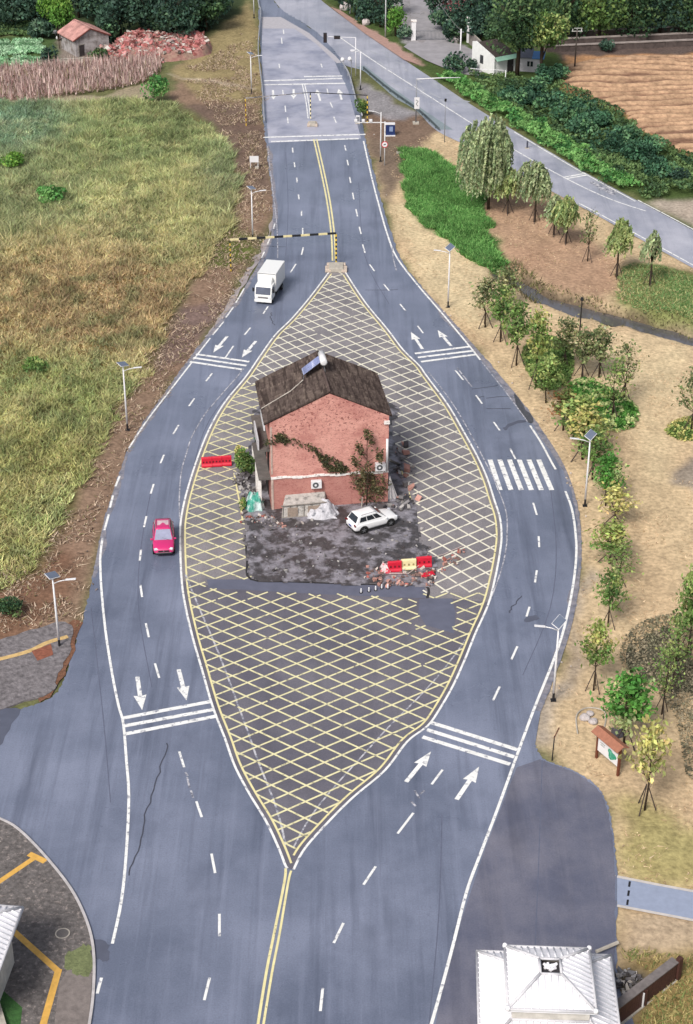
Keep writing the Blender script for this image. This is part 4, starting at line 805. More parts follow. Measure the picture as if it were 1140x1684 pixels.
bk = nn(nt, 'ShaderNodeTexBrick', Scale=1.0); bk.inputs['Brick Width'].default_value = .26; bk.inputs['Row Height'].default_value = .085; bk.inputs['Mortar Size'].default_value = .012
bk.inputs['Color1'].default_value = (*c(218, 154, 142, .88), 1); bk.inputs['Color2'].default_value = (*c(192, 124, 114, .86), 1); bk.inputs['Mortar'].default_value = (*c(226, 178, 166, .9), 1); L.new(cx.outputs[0], bk.inputs['Vector'])
o_ = layer(nt, bk.outputs[0], cx.outputs[0], .7, .45, .75, c(228, 174, 160, .92), fac=.8)
pre_ = o_; o_ = layer(nt, o_, cx.outputs[0], 3.4, .58, .63, c(140, 82, 78), 2.0, .85)
hm = nn(nt, 'ShaderNodeMapRange'); hm.inputs[1].default_value = 6.6; hm.inputs[2].default_value = 8.2; L.new(sx.outputs[2], hm.inputs[0]); hx = nn(nt, 'ShaderNodeMix', data_type='RGBA'); L.new(hm.outputs[0], hx.inputs[0]); L.new(pre_, hx.inputs[6]); L.new(o_, hx.inputs[7]); o_ = hx.outputs[2]
o_ = layer(nt, o_, cx.outputs[0], 5.0, .56, .66, c(158, 100, 94), 4.0, .75)
o_ = layer(nt, o_, cx.outputs[0], 6.0, .62, .72, c(236, 186, 170), 3.0, .7)
o_ = layer(nt, o_, cx.outputs[0], .45, .50, .62, c(176, 112, 106, .85), 6.0, .55)
# lower storey stays browner and more weathered
mrz = nn(nt, 'ShaderNodeMapRange'); mrz.inputs[1].default_value = 3.6; mrz.inputs[2].default_value = 2.9; L.new(sx.outputs[2], mrz.inputs[0]); ms_ = nn(nt, 'ShaderNodeMath', operation='MULTIPLY'); L.new(mrz.outputs[0], ms_.inputs[0]); ms_.inputs[1].default_value = .45
mx = nn(nt, 'ShaderNodeMix', data_type='RGBA'); L.new(ms_.outputs[0], mx.inputs[0]); L.new(o_, mx.inputs[6]); mx.inputs[7].default_value = (*c(150, 92, 88, .8), 1); L.new(mx.outputs[2], b.inputs['Base Color'])
bp = nn(nt, 'ShaderNodeBump', Strength=.5, Distance=.03); L.new(bk.outputs['Fac'], bp.inputs['Height']); bp.invert = True; L.new(bp.outputs[0], b.inputs['Normal'])
pro = [(0, 0), (WH, 0), (WH, ZE), (WH/2, ZA), (0, ZE)]
vs = [(x, 0, z) for x, z in pro]+[(x, DH, z) for x, z in pro]
obj('wall', MB().add(vs, [(0, 1, 2, 3, 4), (9, 8, 7, 6, 5), (0, 4, 9, 5), (1, 6, 7, 2), (0, 5, 6, 1)]), BR, hs_)
def roof(xa, za, xb, zb, y0, y1, ncol):
    mb = MB(); n = ncol*4; vs = []; rows = 7
    for i in range(n+1):
        y = y0+(y1-y0)*i/n; bz = .12*math.cos(2*PI*i/4)
        for r in range(rows+1):
            t = r/rows; vs.append((xa+(xb-xa)*t, y, za+(zb-za)*t+bz+.02*math.sin(i*.7+r)))
    m = rows+1; k = len(vs); vs += [(x, y, z-.16) for x, y, z in vs]
    fs = []
    for i in range(n):
        for r in range(rows): a = i*m+r; fs.append((a, a+1, a+m+1, a+m)); fs.append((k+a, k+a+m, k+a+m+1, k+a+1))
    for i in range(n): fs.append((i*m, (i+1)*m, k+(i+1)*m, k+i*m)); fs.append((i*m+rows, k+i*m+rows, k+(i+1)*m+rows, (i+1)*m+rows))
    for r in range(rows): fs.append((r, k+r, k+r+1, r+1)); fs.append((n*m+r, n*m+r+1, k+n*m+r+1, k+n*m+r))
    return mb.add(vs, fs)
TILE = mat('dark_roof_tile', c(92, 80, 76), rough=.9, var=.45, scale=2.6, col2=c(124, 110, 102), c2scale=.8, c2lo=.5, c2hi=.72, spec=.1)
def streaks(m, specs):
    nt = m.node_tree; L = nt.links; b = nt.nodes['Principled BSDF']; prev = b.inputs['Base Color'].links[0].from_socket; tc = [n for n in nt.nodes if n.type == 'TEX_COORD'][0]
    for sc_, lo, hi, colr, fac in specs:
        mp = nn(nt, 'ShaderNodeMapping'); mp.inputs['Scale'].default_value = sc_; L.new(tc.outputs['Object'], mp.inputs[0]); prev = layer(nt, prev, mp.outputs[0], 1.0, lo, hi, colr, 3.0, fac)
    L.new(prev, b.inputs['Base Color'])
streaks(TILE, [((3.4, .35, .1), .48, .58, c(56, 47, 45), .75), ((3.6, .6, .1), .56, .64, c(136, 122, 112), .55), ((.7, 4.2, .1), .56, .66, c(64, 54, 50), .5)])
sl_ = (ZA-ZE)/(WH/2)
obj('roof_slope', roof(-.5, ZE-.5*sl_+.2, WH/2, ZA+.2, -.12, DH+.15, 20), TILE, hs_); obj('roof_slope', roof(WH+.25, ZE-.25*sl_+.2, WH/2, ZA+.2, -.12, DH+.15, 20), TILE, hs_)
obj('ridge_cap', MB().tube([(WH/2, -.14, ZA+.28), (WH/2, DH+.17, ZA+.24)], .11, 8), mat('ridge_tile', c(92, 76, 72), rough=.9, var=.4, scale=3), hs_, True)
bb = MB(); n = 22
for k in range(n):
    x0 = WH*k/n; x1 = WH*(k+1)/n; z = 3.22+.05*math.sin(k*.9)-.06*(k/n); bb.box((x0+x1)/2, -.05, z, x1-x0-.004, .1, .20+.04*math.sin(k*1.7))
obj('storey_band', bb, mat('chipped_white_plaster', c(240, 234, 230, .88), rough=.9, var=.2, scale=4, col2=c(170, 150, 142), c2scale=3, c2lo=.55, c2hi=.65), hs_)
PL = MATS['chipped_white_plaster']
obj('corner_strip', MB().box(.10, -.02, 5.9, .16, .05, 4.6), mat('pale_corner', c(206, 182, 170), rough=.9, var=.3, scale=3), hs_)
obj('corner_strip', MB().box(.10, -.03, 1.55, .20, .06, 3.1), MATS['pale_corner'], hs_)
obj('drainpipe', MB().tube([(WH-.14, -.11, 6.4), (WH-.14, -.11, 3.3)], .11, 10), WHITE, hs_, True); obj('pipe_bracket', MB().box(WH-.2, -.1, 8.0, .5, .18, .28), PL, hs_)
def ac(x, z):
    o = obj('air_conditioner', MB().box(x, -.22, z, .92, .40, .72), WHITE, hs_, bevel=.03)
    mb = MB(); mb.tube([(x-.08, -.424, z), (x-.08, -.435, z)], .27, 20); obj('fan_guard', mb, mat('fan_grille', c(90, 92, 96), rough=.6), o)
    mb = MB().tube([(x-.08, -.436, z), (x-.08, -.445, z)], .11, 14); obj('fan_hub', mb, WHITE, o); obj('support_bracket', MB().box(x-.35, -.2, z-.41, .05, .4, .06).box(x+.35, -.2, z-.41, .05, .4, .06), DARK, o)
ac(WH-.75, 3.78); ac(3.95, 2.45)
# the weathered front facade seen obliquely on the left
obj('eave_fascia', MB().box(-.46, 1.5, ZE-.42, .10, 3.0, .62), WHITE, hs_); obj('balcony_parapet', MB().box(-1.0, 2.0, 6.45, .12, 3.8, .95), mat('pale_parapet', c(214, 210, 214), rough=.8, var=.15), hs_)
obj('balcony_slab', MB().box(-.53, 3.5, 5.88, 1.05, 6.8, .2).box(-.53, 3.5, 3.1, 1.05, 6.8, .2), mat('grey_slab', c(110, 104, 100), rough=.9, var=.3), hs_)
obj('door_panel', MB().box(-.03, 1.9, 4.4, .06, 1.4, 2.2).box(-.03, 5, 4.4, .06, 2.2, 2.2).box(-.03, 3.6, 1.6, .06, 2.6, 2.6), DARK, hs_)
for y in (.5, 3.4, 6.6): obj('porch_post', MB().box(-.95, y, 1.5, .26, .26, 3.0), PL, hs_)
obj('side_window', MB().box(WH+.02, 3, 5.3, .05, 1.6, 1.4).box(WH+.02, 5.8, 5.3, .05, 1.4, 1.4), GLASS, hs_)
def hw(x, y, z): return hs_.matrix_basis @ Vector((x, y, z))
# solar water heater on the ridge
sh = thing('solar_water_heater', 'white tank solar water heater with blue tube panel on the house ridge', 'solar heater', hw(WH/2-.15, 4.6, ZA+.2), AH)
obj('tank', MB().tube([(.15, -1.0, 1.0), (.15, -.96, 1.0), (.15, .96, 1.0), (.15, 1.0, 1.0)], [.2, .3, .3, .2], 16), WHITE, sh, True)
P4 = [(-.1, -.62, .92), (-1.6, -.62, -.22), (-1.6, .62, -.22), (-.1, .62, .92)]
tp = obj('tube_panel', MB().slab(P4, .05), mat('blue_tube_glass', c(170, 178, 216), rough=.2, var=.1, spec=.6), sh)
tb_ = MB()
for k in range(14):
    y = -.56+1.12*k/13; tb_.tube([(-.1, y, .98), (-1.55, y, -.12)], .034, 6)
obj('vacuum_tube', tb_, mat('tube_glass', c(150, 160, 205), rough=.15, var=.1, spec=.7), tp, True)
obj('support_frame', MB().tube([(.15, -.8, .8), (.3, -.8, -.15)], .03).tube([(.15, .8, .8), (.3, .8, -.15)], .03).tube([(-1.6, -.6, -.2), (-1.6, -.6, -.6)], .03).tube([(-1.6, .6, -.2), (-1.6, .6, -.6)], .03), GREY, sh)
pp = tag(obj('water_pipe', MB().tube([hw(WH/2-1.8, 4.0, ZA-.5), hw(2.2, 3.2, ZE+1.35), hw(-.45, 2.6, ZE+.12)], .05, 6), mat('pale_pipe', c(196, 186, 176), rough=.7), None), 'pale pipe running down the left roof slope from the solar water heater', 'pipe')
# climbing vine on the gable wall
rng = np.random.default_rng(77)
def wallpt(px, py, off=.12):
    o = Vector((0, 0, H)); u = (px-570)/F; v = (py-842)/F; d = Vector((u, C-v*S, -S-v*C)); nrm = Vector((math.sin(AH), -math.cos(AH), 0)); t = (O-o).dot(nrm)/d.dot(nrm); return o+d*t+nrm*off
def vine(paths, n, kind, leaf, w):
    cen = []
    for p in paths:
        q_ = spline([wallpt(a, b) for a, b in p], 10)
        for _ in range(n//len(paths)):
            k = random.randrange(len(q_)); j = rng.normal(size=3)*w; cen.append((q_[k].x+j[0], q_[k].y-abs(j[1])*.25, q_[k].z+j[2]))
    cen = np.array(cen); ci = np.array(PAL[kind])[rng.choice(3, len(cen))]*(.6+.6*rng.random((len(cen), 1)))
    return npmesh('climbing_vine', leaves(cen, leaf*(.6+.8*rng.random(len(cen))), rng), 4, LEAF, ci)
PAL['vine_dark'] = [c(82, 82, 54), c(62, 66, 46), c(104, 100, 64)]
vm = vine([[(437, 728), (455, 724), (480, 724), (505, 732), (522, 740)], [(455, 718), (464, 716), (470, 726)], [(520, 742), (532, 755), (545, 768), (560, 772)], [(525, 748), (540, 752), (556, 762), (565, 770)], [(532, 760), (545, 772), (570, 770)]], 1000, 'vine_dark', .22, .16)
vo = tag(link('climbing_vine', vm), 'dark withered vine arching over the left half of the brick gable wall', 'vine')
vm = vine([[(580, 778), (610, 786), (636, 790)], [(585, 795), (612, 800), (632, 806)], [(590, 785), (600, 812), (615, 820)], [(608, 780), (622, 810)]], 700, 'dry', .22, .3)
tag(link('climbing_vine', vm), 'brownish creeper spread over the lower right part of the brick wall', 'vine')
wt = thing('wall_tree', 'dry dark leaved sapling growing up against the right side of the brick wall', 'tree', G(603, 836))
tb = MB(); tb.tube([(0, 0, -.1), (.05, .1, 3), (.0, .2, 6), (.1, .3, 7.8)], [.07, .055, .035, .015], 6); cen = []
for z, x, w in [(7.6, -.05, .28), (7.1, .1, .3), (6.6, .4, .32), (6.1, -.75, .34), (5.7, -.6, .3), (5.4, 1.0, .34), (5.0, 1.15, .3), (4.8, -1.1, .32), (4.4, -.9, .36), (4.0, .1, .45), (3.6, -.3, .5)]:
    tb.tube([(0, .15, z-.9), (x*.6, .1, z-.4), (x, 0, z)], [.03, .02, .01], 5); cen.append(np.array([x, -.05, z])+rng.normal(size=(48, 3))*np.array([w*.5, .15, w*.8]))
obj('trunk', tb, BARK, wt, True); cen = np.concatenate(cen)
link('crown', npmesh('crown', leaves(cen, .22*(.6+.8*rng.random(len(cen))), rng, 1.3), 4, LEAF, np.array(PAL['dry'])[rng.choice(3, len(cen))]*(.6+.6*rng.random((len(cen), 1)))), wt)
# bushes and junk along the left side
bush('green', 405, 782, 34, 2.6, 'tangled green bush beside the left facade of the brick house', None, 900, .26)
bush('yellow', 394, 752, 18, 1.6, 'yellowish dry shrub right of the red plastic barrier', None, 260, .22)
bush('dark', 426, 770, 16, 4.6, 'tall dark creeper heap climbing the left facade of the house', None, 700, .28)
bush('mixed', 399, 838, 14, 1.4, 'small yellow green weed bush left of the teal tarpaulin', None, 260, .2, 'weed_clump', 'weeds')
def crumple(name, cx, cy, sx, sy, h, m, label, cat, seed, ang=0, n=26, ridge=None):
    vs = []; fs = []; r = np.random.default_rng(seed)
    for j in range(n+1):
        for i in range(n+1):
            u = i/n*2-1; v = j/n*2-1; d = max(abs(u), abs(v)); k = (1-min(1, d)**2.2); x = u*sx/2; y = v*sy/2
            z = h*k*(.55+.8*float(vnoise(np.array(u*2.6+seed), np.array(v*2.6+3.1), seed)))+.25*h*abs(float(vnoise(np.array(u*7.), np.array(v*7.), seed+5))-.5)*(1 if k > .05 else 0)
            vs.append((x*(1+.12*math.sin(v*5+seed)), y*(1+.12*math.sin(u*4+seed)), z-.02 if k > .02 else -.05))
    for j in range(n):
        for i in range(n): a = j*(n+1)+i; fs.append((a, a+1, a+n+2, a+n+1))
    o = obj(name, MB().add(vs, fs), m, None, False, fix=False); o.location = G(cx, cy); o.rotation_euler = (0, 0, ang); return tag(o, label, cat)
TEAL = mat('teal_tarp', c(70, 164, 144), rough=.55, var=.25, scale=2, col2=c(206, 222, 220), c2scale=.9, c2lo=.45, c2hi=.55)
CLOTH = mat('grey_white_tarp', c(214, 212, 218), rough=.65, var=.18, scale=3, col2=c(130, 132, 140), c2scale=2.0, c2lo=.55, c2hi=.65)
crumple('tarpaulin_heap', 420, 833, 1.6, 2.2, 1.3, TEAL, 'crumpled teal and white tarpaulin heap at the left corner of the house', 'tarpaulin', 3)
crumple('crumpled_sheet', 530, 846, 2.9, 2.2, 1.1, CLOTH, 'crumpled white plastic sheet heaped at the right end of the low shed', 'plastic sheet', 8)
# low covered shed
sd_ = thing('low_shed', 'low shed wrapped in grey white sheeting against the brick wall', 'shed', G(463, 853), AH)
WS = mat('wrapped_sheeting', c(200, 194, 188), rough=.7, var=.25, scale=3, bump=.5, col2=c(150, 146, 142), c2scale=2.4, c2lo=.52, c2hi=.62)
mb = MB(); mb.add([(0, 0, 0), (4.0, 0, 0), (4.2, 1.9, 0), (.5, 1.9, 0), (.15, .25, 1.15), (3.9, .25, 1.25), (4.1, 1.9, 1.6), (.6, 1.9, 1.5)], [(0, 1, 5, 4), (1, 2, 6, 5), (2, 3, 7, 6), (3, 0, 4, 7), (4, 5, 6, 7)]); obj('covering', mb, WS, sd_, bevel=.1)
mb = MB()
for x in (.1, .7, 1.3, 1.95, 2.6, 3.25, 3.9): mb.tube([(x, -.05, 0), (x+.1, .2, 1.2)], .035, 6)
mb.tube([(0, .12, 1.18), (4.0, .12, 1.28)], .05, 6).tube([(0, -.04, .1), (4.1, -.04, .1)], .05, 6); obj('frame', mb, mat('rusty_frame', c(150, 142, 134), rough=.8, var=.3), sd_)
obj('side_panel', MB().box(1.0, .02, .55, .9, .04, .9).box(2.9, .04, .6, 1.1, .04, .9), mat('dull_panel', c(168, 150, 136), rough=.7, var=.3, scale=4), sd_)
# white sheet, leaning pole
ws = MB(); a = wallpt(641, 782, .1); b_ = G(636, 824); c_ = G(655, 820)
n = 10; vs = []
for i in range(n+1):
    for j in range(n+1):
        p = a.lerp(b_.lerp(c_, j/n), i/n); p.y += -.12*math.sin(j*1.9)*i/n; p.z += .02; vs.append(tuple(p))
ws.add(vs, [(i*(n+1)+j, i*(n+1)+j+1, (i+1)*(n+1)+j+1, (i+1)*(n+1)+j) for i in range(n) for j in range(n)])
o = obj('white_canvas', ws, mat('white_canvas', c(226, 222, 222, .8), rough=.8, var=.1), None, fix=False); tag(o, 'white canvas sheet hanging from the right corner of the brick house', 'canvas')
sm_ = o.modifiers.new('thickness', 'SOLIDIFY'); sm_.thickness = .02
tag(obj('leaning_pole', MB().tube([hw(WH+.05, -.1, 4.3), G(657, 764)], .13, 8), BLACK), 'thick black pole leaning on the right wall of the brick house', 'pole')
tag(obj('standing_pipe', MB().tube([G(595, 835), G(595, 835)+Vector((.05, 0, 1.1))], .05, 6), CONC), 'short pale pipe standing before the brick wall behind the white car', 'pipe')
# rubble (uncountable fragments)
def rubble(name, poly, n, smin, smax, cols, seed, hmax=.12, label=None):
    r = np.random.default_rng(seed); X, Y, px, py = sample(poly, n, r); m = len(X); s = smin+(smax-smin)*r.random(m)**2
    base = np.array([[x, y, z] for x in (-1, 1) for y in (-1, 1) for z in (-1, 1)])*.5
    fidx = np.array([(0, 1, 3, 2), (4, 6, 7, 5), (0, 4, 5, 1), (2, 3, 7, 6), (0, 2, 6, 4), (1, 5, 7, 3)])
    an = r.random(m)*6.28; ca, sa = np.cos(an), np.sin(an); dim = np.stack([s, s*(.4+.5*r.random(m)), s*(.25+.5*r.random(m))], 1); tl = r.normal(size=(m, 2))*.3
    v = base[None]*dim[:, None]+r.normal(size=(m, 8, 3))*.08*s[:, None, None]; x = v[..., 0]*ca[:, None]-v[..., 1]*sa[:, None]; y = v[..., 0]*sa[:, None]+v[..., 1]*ca[:, None]; z = v[..., 2]+x*tl[:, :1]+y*tl[:, 1:]
    zz = np.maximum(ghv(X, Y), .02)+hmax*fbm(X*.5, Y*.5, seed)*1.2+s*.15
    P = np.stack([x+X[:, None], y+Y[:, None], z+zz[:, None]], -1); V = P[:, fidx].reshape(-1, 3); cl = np.array(cols)[r.choice(len(cols), m)]*(.75+.5*r.random((m, 1)))
    mm = mat('rubble_stone', (0, 0, 0), rough=.9, var=.2, attr=True, spec=.1); 
    me = npmesh(name, V, 4, mm, np.repeat(cl, 6, axis=0)/FOLB); return stuff(link(name, me))
BRK = [c(186, 104, 92), c(206, 150, 136), c(150, 120, 112), c(214, 200, 190)]; GRK = [c(150, 146, 148), c(120, 114, 114), c(188, 182, 178), c(96, 90, 92)]
rubble('brick_rubble', [(590, 945), (640, 938), (720, 925), (765, 905), (770, 915), (722, 945), (705, 966), (640, 962), (595, 962)], 500, .06, .38, BRK, 1)
rubble('brick_rubble', [(392, 842), (440, 845), (470, 858), (520, 856), (470, 870), (400, 862)], 320, .06, .35, BRK+GRK, 2)
rubble('stone_rubble', [(648, 700), (656, 705), (666, 745), (682, 790), (690, 838), (640, 842), (560, 846), (660, 820), (655, 760)], 420, .08, .6, GRK+BRK[1:2], 3, .3)
rubble('stone_rubble', [(384, 780), (412, 776), (420, 812), (396, 840), (390, 820)], 260, .08, .5, GRK, 4, .2)
rubble('stone_rubble', [(400, 865), (690, 850), (712, 935), (600, 955), (415, 950)], 520, .04, .28, GRK, 5, .08)
rubble('verge_gravel', [(446, 300), (448, 345), (445, 385), (425, 430), (388, 495), (300, 600), (236, 693), (196, 776), (166, 870), (134, 1022), (118, 1070), (104, 1060), (140, 930), (170, 800), (220, 690), (290, 590), (380, 480), (420, 400), (434, 320)], 1500, .05, .2, [c(176, 160, 148), c(140, 124, 116), c(200, 186, 176)], 71, .03)
rubble('verge_gravel', [(610, 262), (625, 310), (645, 370), (666, 430), (700, 474), (792, 580), (852, 650), (892, 705), (928, 760), (958, 880), (956, 950), (918, 1105), (890, 1180), (906, 1180), (940, 1100), (975, 950), (975, 860), (940, 750), (870, 650), (720, 480), (660, 380), (630, 280)], 1500, .05, .2, [c(196, 180, 164), c(156, 142, 130), c(214, 200, 188)], 72, .03)
# ================================================================== vehicles
def paintm(n, col): return mat(n, col, rough=.3, var=.02, spec=.5, coat=.6)
def inset(q, mx, my0, my1, off):
    a, b, c_, d = [Vector(p) for p in q]; L_ = lambda p, r_, t: p.lerp(r_, t)
    p = [L_(L_(a, b, mx), L_(d, c_, mx), my0), L_(L_(a, b, 1-mx), L_(d, c_, 1-mx), my0), L_(L_(a, b, 1-mx), L_(d, c_, 1-mx), 1-my1), L_(L_(a, b, mx), L_(d, c_, mx), 1-my1)]
    n = (p[1]-p[0]).cross(p[3]-p[0]).normalized(); return [v+n*off for v in p]
def wheel(parent, x, y, r, w, side):
    prof = [(r*.6, w/2), (r*.93, w/2), (r, w*.36), (r, -w*.36), (r*.93, -w/2), (r*.6, -w/2)]; n = 26; mb = MB(); vs = []
    for i in range(n):
        a = 2*PI*i/n
        for pr, py in prof: vs.append((x+pr*math.cos(a), y+py, r+pr*math.sin(a)))
    m = len(prof); mb.add(vs, [(i*m+k, i*m+k+1, ((i+1) % n)*m+k+1, ((i+1) % n)*m+k) for i in range(n) for k in range(m-1)])
    t = obj('wheel', mb, RUBBER, parent, True)
    rb = MB(); yo = y+side*w*.42
    rb.tube([(x, y-side*w*.2, r), (x, yo-side*.03, r)], r*.62, 22)
    for k in range(5):
        a = 2*PI*k/5+.3; rb.box(x+math.cos(a)*r*.32, yo, r+math.sin(a)*r*.32, r*.56, .04, r*.17, Matrix.Rotation(-a, 3, 'Y'))
    rb.tube([(x, yo-side*.02, r), (x, yo+side*.03, r)], r*.16, 12); obj('rim', rb, RIM, t)
def suv(root, paint, L_=4.5, W_=1.84, hgt=1.66, roofrail=True, sun=False):
    hw_ = W_/2; k = L_/4.5
    #      x      w     zb   zs    crown
    st = [(-2.25, .80, .42, .78, .80), (-2.20, .90, .34, .92, .95), (-2.0, .97, .28, 1.00, 1.03), (-1.5, 1.0, .26, 1.02, 1.05), (-.6, 1.0, .25, 1.00, 1.03), (.4, 1.0, .25, .98, 1.02), (1.0, .995, .25, .96, 1.03), (1.5, .985, .26, .90, .99), (1.9, .95, .28, .82, .90), (2.12, .88, .30, .74, .80), (2.22, .76, .36, .64, .67)]
    vs = []
    for x, w, zb, zs, zc in st:
        w *= hw_; x *= k
        ring = [(-w*.86, zb), (-w*.97, zb+.12), (-w, (zb+zs)*.52), (-w*.985, zs-.08), (-w*.9, zs), (-w*.5, zc-.01), (0, zc), (w*.5, zc-.01), (w*.9, zs), (w*.985, zs-.08), (w, (zb+zs)*.52), (w*.97, zb+.12), (w*.86, zb)]
        vs += [(x, y, z) for y, z in ring]
    m = 13; n = len(st); fs = [(i*m+j, i*m+(j+1) % m, (i+1)*m+(j+1) % m, (i+1)*m+j) for i in range(n-1) for j in range(m)]+[tuple(range(m)), tuple(range((n-1)*m, n*m))[::-1]]
    bd = obj('body', MB().add(vs, fs), paint, root, True); b = bd.modifiers.new('s', 'SUBSURF'); b.levels = 1; b.render_levels = 1
    wb, wt = hw_*.9, hw_*.70; zb, zt = .97, hgt
    B = [(-2.12*k, -wb, zb), (1.02*k, -wb, zb), (1.02*k, wb, zb), (-2.12*k, wb, zb)]; T = [(-1.72*k, -wt, zt-.06), (.12*k, -wt, zt-.02), (.12*k, wt, zt-.02), (-1.72*k, wt, zt-.06)]
    cb = MB(); cb.add(B+T, [(0, 1, 5, 4), (1, 2, 6, 5), (2, 3, 7, 6), (3, 0, 4, 7)]); obj('cabin', cb, paint, root, bevel=.05)
    rv = []; nn_ = 6
    for i in range(nn_+1):
        for j in range(nn_+1):
            u = i/nn_; v = j/nn_*2-1; x = T[0][0]-.03+(T[1][0]-T[0][0]+.06)*u; rv.append((x, v*(wt+.015), zt-.055+.04*u+.06*(1-v*v)*(1-(2*u-1)**4*.6)))
    q0 = len(rv); rv += [(x, y, z-.07) for x, y, z in rv]; N1 = nn_+1; f = []
    for i in range(nn_):
        for j in range(nn_): a = i*N1+j; f += [(a, a+1, a+N1+1, a+N1), (q0+a, q0+a+N1, q0+a+N1+1, q0+a+1)]
    for j in range(nn_): f += [(j, q0+j, q0+j+1, j+1), (nn_*N1+j, nn_*N1+j+1, q0+nn_*N1+j+1, q0+nn_*N1+j), (j*N1, (j+1)*N1, q0+(j+1)*N1, q0+j*N1), (j*N1+nn_, q0+j*N1+nn_, q0+(j+1)*N1+nn_, (j+1)*N1+nn_)]
    obj('roof', MB().add(rv, f), paint, root, True)
    def glass(name, q, mx, a, b_): 
        p = inset(q, mx, a, b_, .014); obj(name, MB().slab(p, .02), mat('sky_reflection_tint', c(168, 170, 196), rough=.12, var=.2, scale=1.5, spec=.7) if sun and name == 'windshield' else GLASS, root)  # sunroof car's windshield: pale sky reflection painted into the base colour
    glass('windshield', (B[1], B[2], T[2], T[1]), .05, .06, .05); glass('rear_window', (B[3], B[0], T[0], T[3]), .08, .18, .08)
    for s_, (q0_, q1_, t1_, t0_) in ((0, (B[0], B[1], T[1], T[0])), (1, (B[2], B[3], T[3], T[2]))):
        for u0, u1 in (((.10, .36), (.38, .66), (.68, .90)) if s_ == 0 else ((.10, .32), (.34, .62), (.64, .90))):
            L1 = lambda p, q_, t: Vector(p).lerp(Vector(q_), t)
            qq = (L1(q0_, q1_, u0), L1(q0_, q1_, u1), L1(t0_, t1_, u1*1.0), L1(t0_, t1_, u0)); p = inset(qq, .01, .26, .14, .016); obj('side_window', MB().slab(p, .02), GLASS, root)
    for sx in (-1, 1):
        for x in (-1.36*k, 1.36*k):
            mb = MB(); mb.tube([(x, sx*(hw_-.10), .36), (x, sx*(hw_+.012), .36)], .42, 24); obj('wheel_arch', mb, DARK, root)
            wheel(root, x, sx*(hw_-.09), .345, .225, sx)
        obj('headlight', MB().box(2.06*k, sx*hw_*.66, .74, .22, .36, .11, Euler((0, .35, -sx*.35)).to_matrix()), mat('lamp_lens', c(225, 228, 235, .8), rough=.15, spec=.7), root, bevel=.02)
        obj('tail_light', MB().box(-2.17*k, sx*hw_*.76, .90, .12, .34, .13, Euler((0, 0, sx*.25)).to_matrix()), mat('tail_lens', c(120, 16, 20), rough=.2), root, bevel=.02)
        obj('mirror', MB().box(.86*k, sx*(hw_+.06), 1.05, .14, .22, .15), paint, root, bevel=.04)
        obj('sill', MB().box(0, sx*(hw_-.03), .27, 2.0*k, .06, .1), mat('black_trim', c(40, 40, 42), rough=.6), root)
        if roofrail: obj('roof_rail', MB().tube([(-1.5*k, sx*(wt-.06), zt-.01), (-1.4*k, sx*(wt-.06), zt+.05), (-.1*k, sx*(wt-.06), zt+.07), (0, sx*(wt-.06), zt+.02)], .018, 6), GREY, root)
    obj('grille', MB().box(2.20*k, 0, .60, .08, .92, .14), MATS['black_trim'], root, bevel=.02); obj('front_bumper', MB().box(2.17*k, 0, .38, .14, 1.4, .16), MATS['black_trim'], root, bevel=.04)
    obj('bumper_trim', MB().box(2.235*k, 0, .47, .05, 1.25, .04), RIM, root); obj('badge', MB().tube([(2.22*k, 0, .65), (2.25*k, 0, .65)], .06, 10), RIM, root)
    obj('number_plate', MB().box(-2.26*k, 0, .66, .02, .44, .14), mat('blue_plate', c(40, 70, 160), rough=.5), root); obj('rear_bumper', MB().box(-2.2*k, 0, .40, .14, 1.45, .14), MATS['black_trim'], root, bevel=.03)
    obj('wiper', MB().tube([(1.03*k, .5, 1.0), (.8*k, -.1, 1.14)], .012, 4), MATS['black_trim'], root)
    if sun: obj('sunroof', MB().box(-.9*k, 0, zt+.012, .75, .95, .02), mat('sunroof_glass', c(226, 198, 204), rough=.1, spec=.7), root)
r0 = G(599, 878); r1 = G(641, 866); d = (r1-r0).normalized(); side = Vector((-d.y, d.x, 0)); ctr = (r0+r1)/2+side*.82
ctr.z = .06
suv(thing('parked_car', 'white compact car parked on the muddy yard in front of the brick house', 'car', ctr, math.atan2(d.y, d.x)), paintm('white_car_paint', c(244, 243, 244, .85)), 4.4)
f0 = G(270, 917); f1 = G(269.5, 875); d = (f0-f1).normalized(); ctr = f0-d*2.15; ctr.z = .012
suv(thing('red_car', 'pinkish red car with open sunroof driving towards the camera in the left lanes', 'car', ctr, math.atan2(d.y, d.x)), paintm('red_car_paint', c(204, 44, 112, .9)), 4.35, 1.84, 1.62, True, True)
# box truck
f0 = G(433, 501.5); d = (G(450, 497)-G(466, 472)).normalized(); ctr = f0-d*3.0; ctr.z = .012
tr = thing('box_truck', 'white box truck driving towards the camera beside the near gantry', 'truck', ctr, math.atan2(d.y, d.x))
WT = paintm('white_truck_paint', c(244, 243, 240, .85))
obj('cargo_box', MB().box(-.85, 0, 1.98, 4.1, 2.14, 2.1), WT, tr, bevel=.05)
obj('cargo_trim', MB().box(-.85, 1.085, .96, 4.0, .03, .08).box(-.85, -1.085, .96, 4.0, .03, .08).box(1.215, 0, 2.98, .03, 2.0, .06), RIM, tr)
cab = MB(); pr = [(1.35, .5), (2.98, .5), (3.0, 1.15), (2.72, 2.0), (2.5, 2.14), (1.4, 2.16)]
cab.add([(x, -.98, z) for x, z in pr]+[(x, .98, z) for x, z in pr], [tuple(range(6)), tuple(range(6, 12))[::-1]]+[(i, i+6, (i+1) % 6+6, (i+1) % 6) for i in range(6)]); cb = obj('cab', cab, WT, tr, bevel=.09)
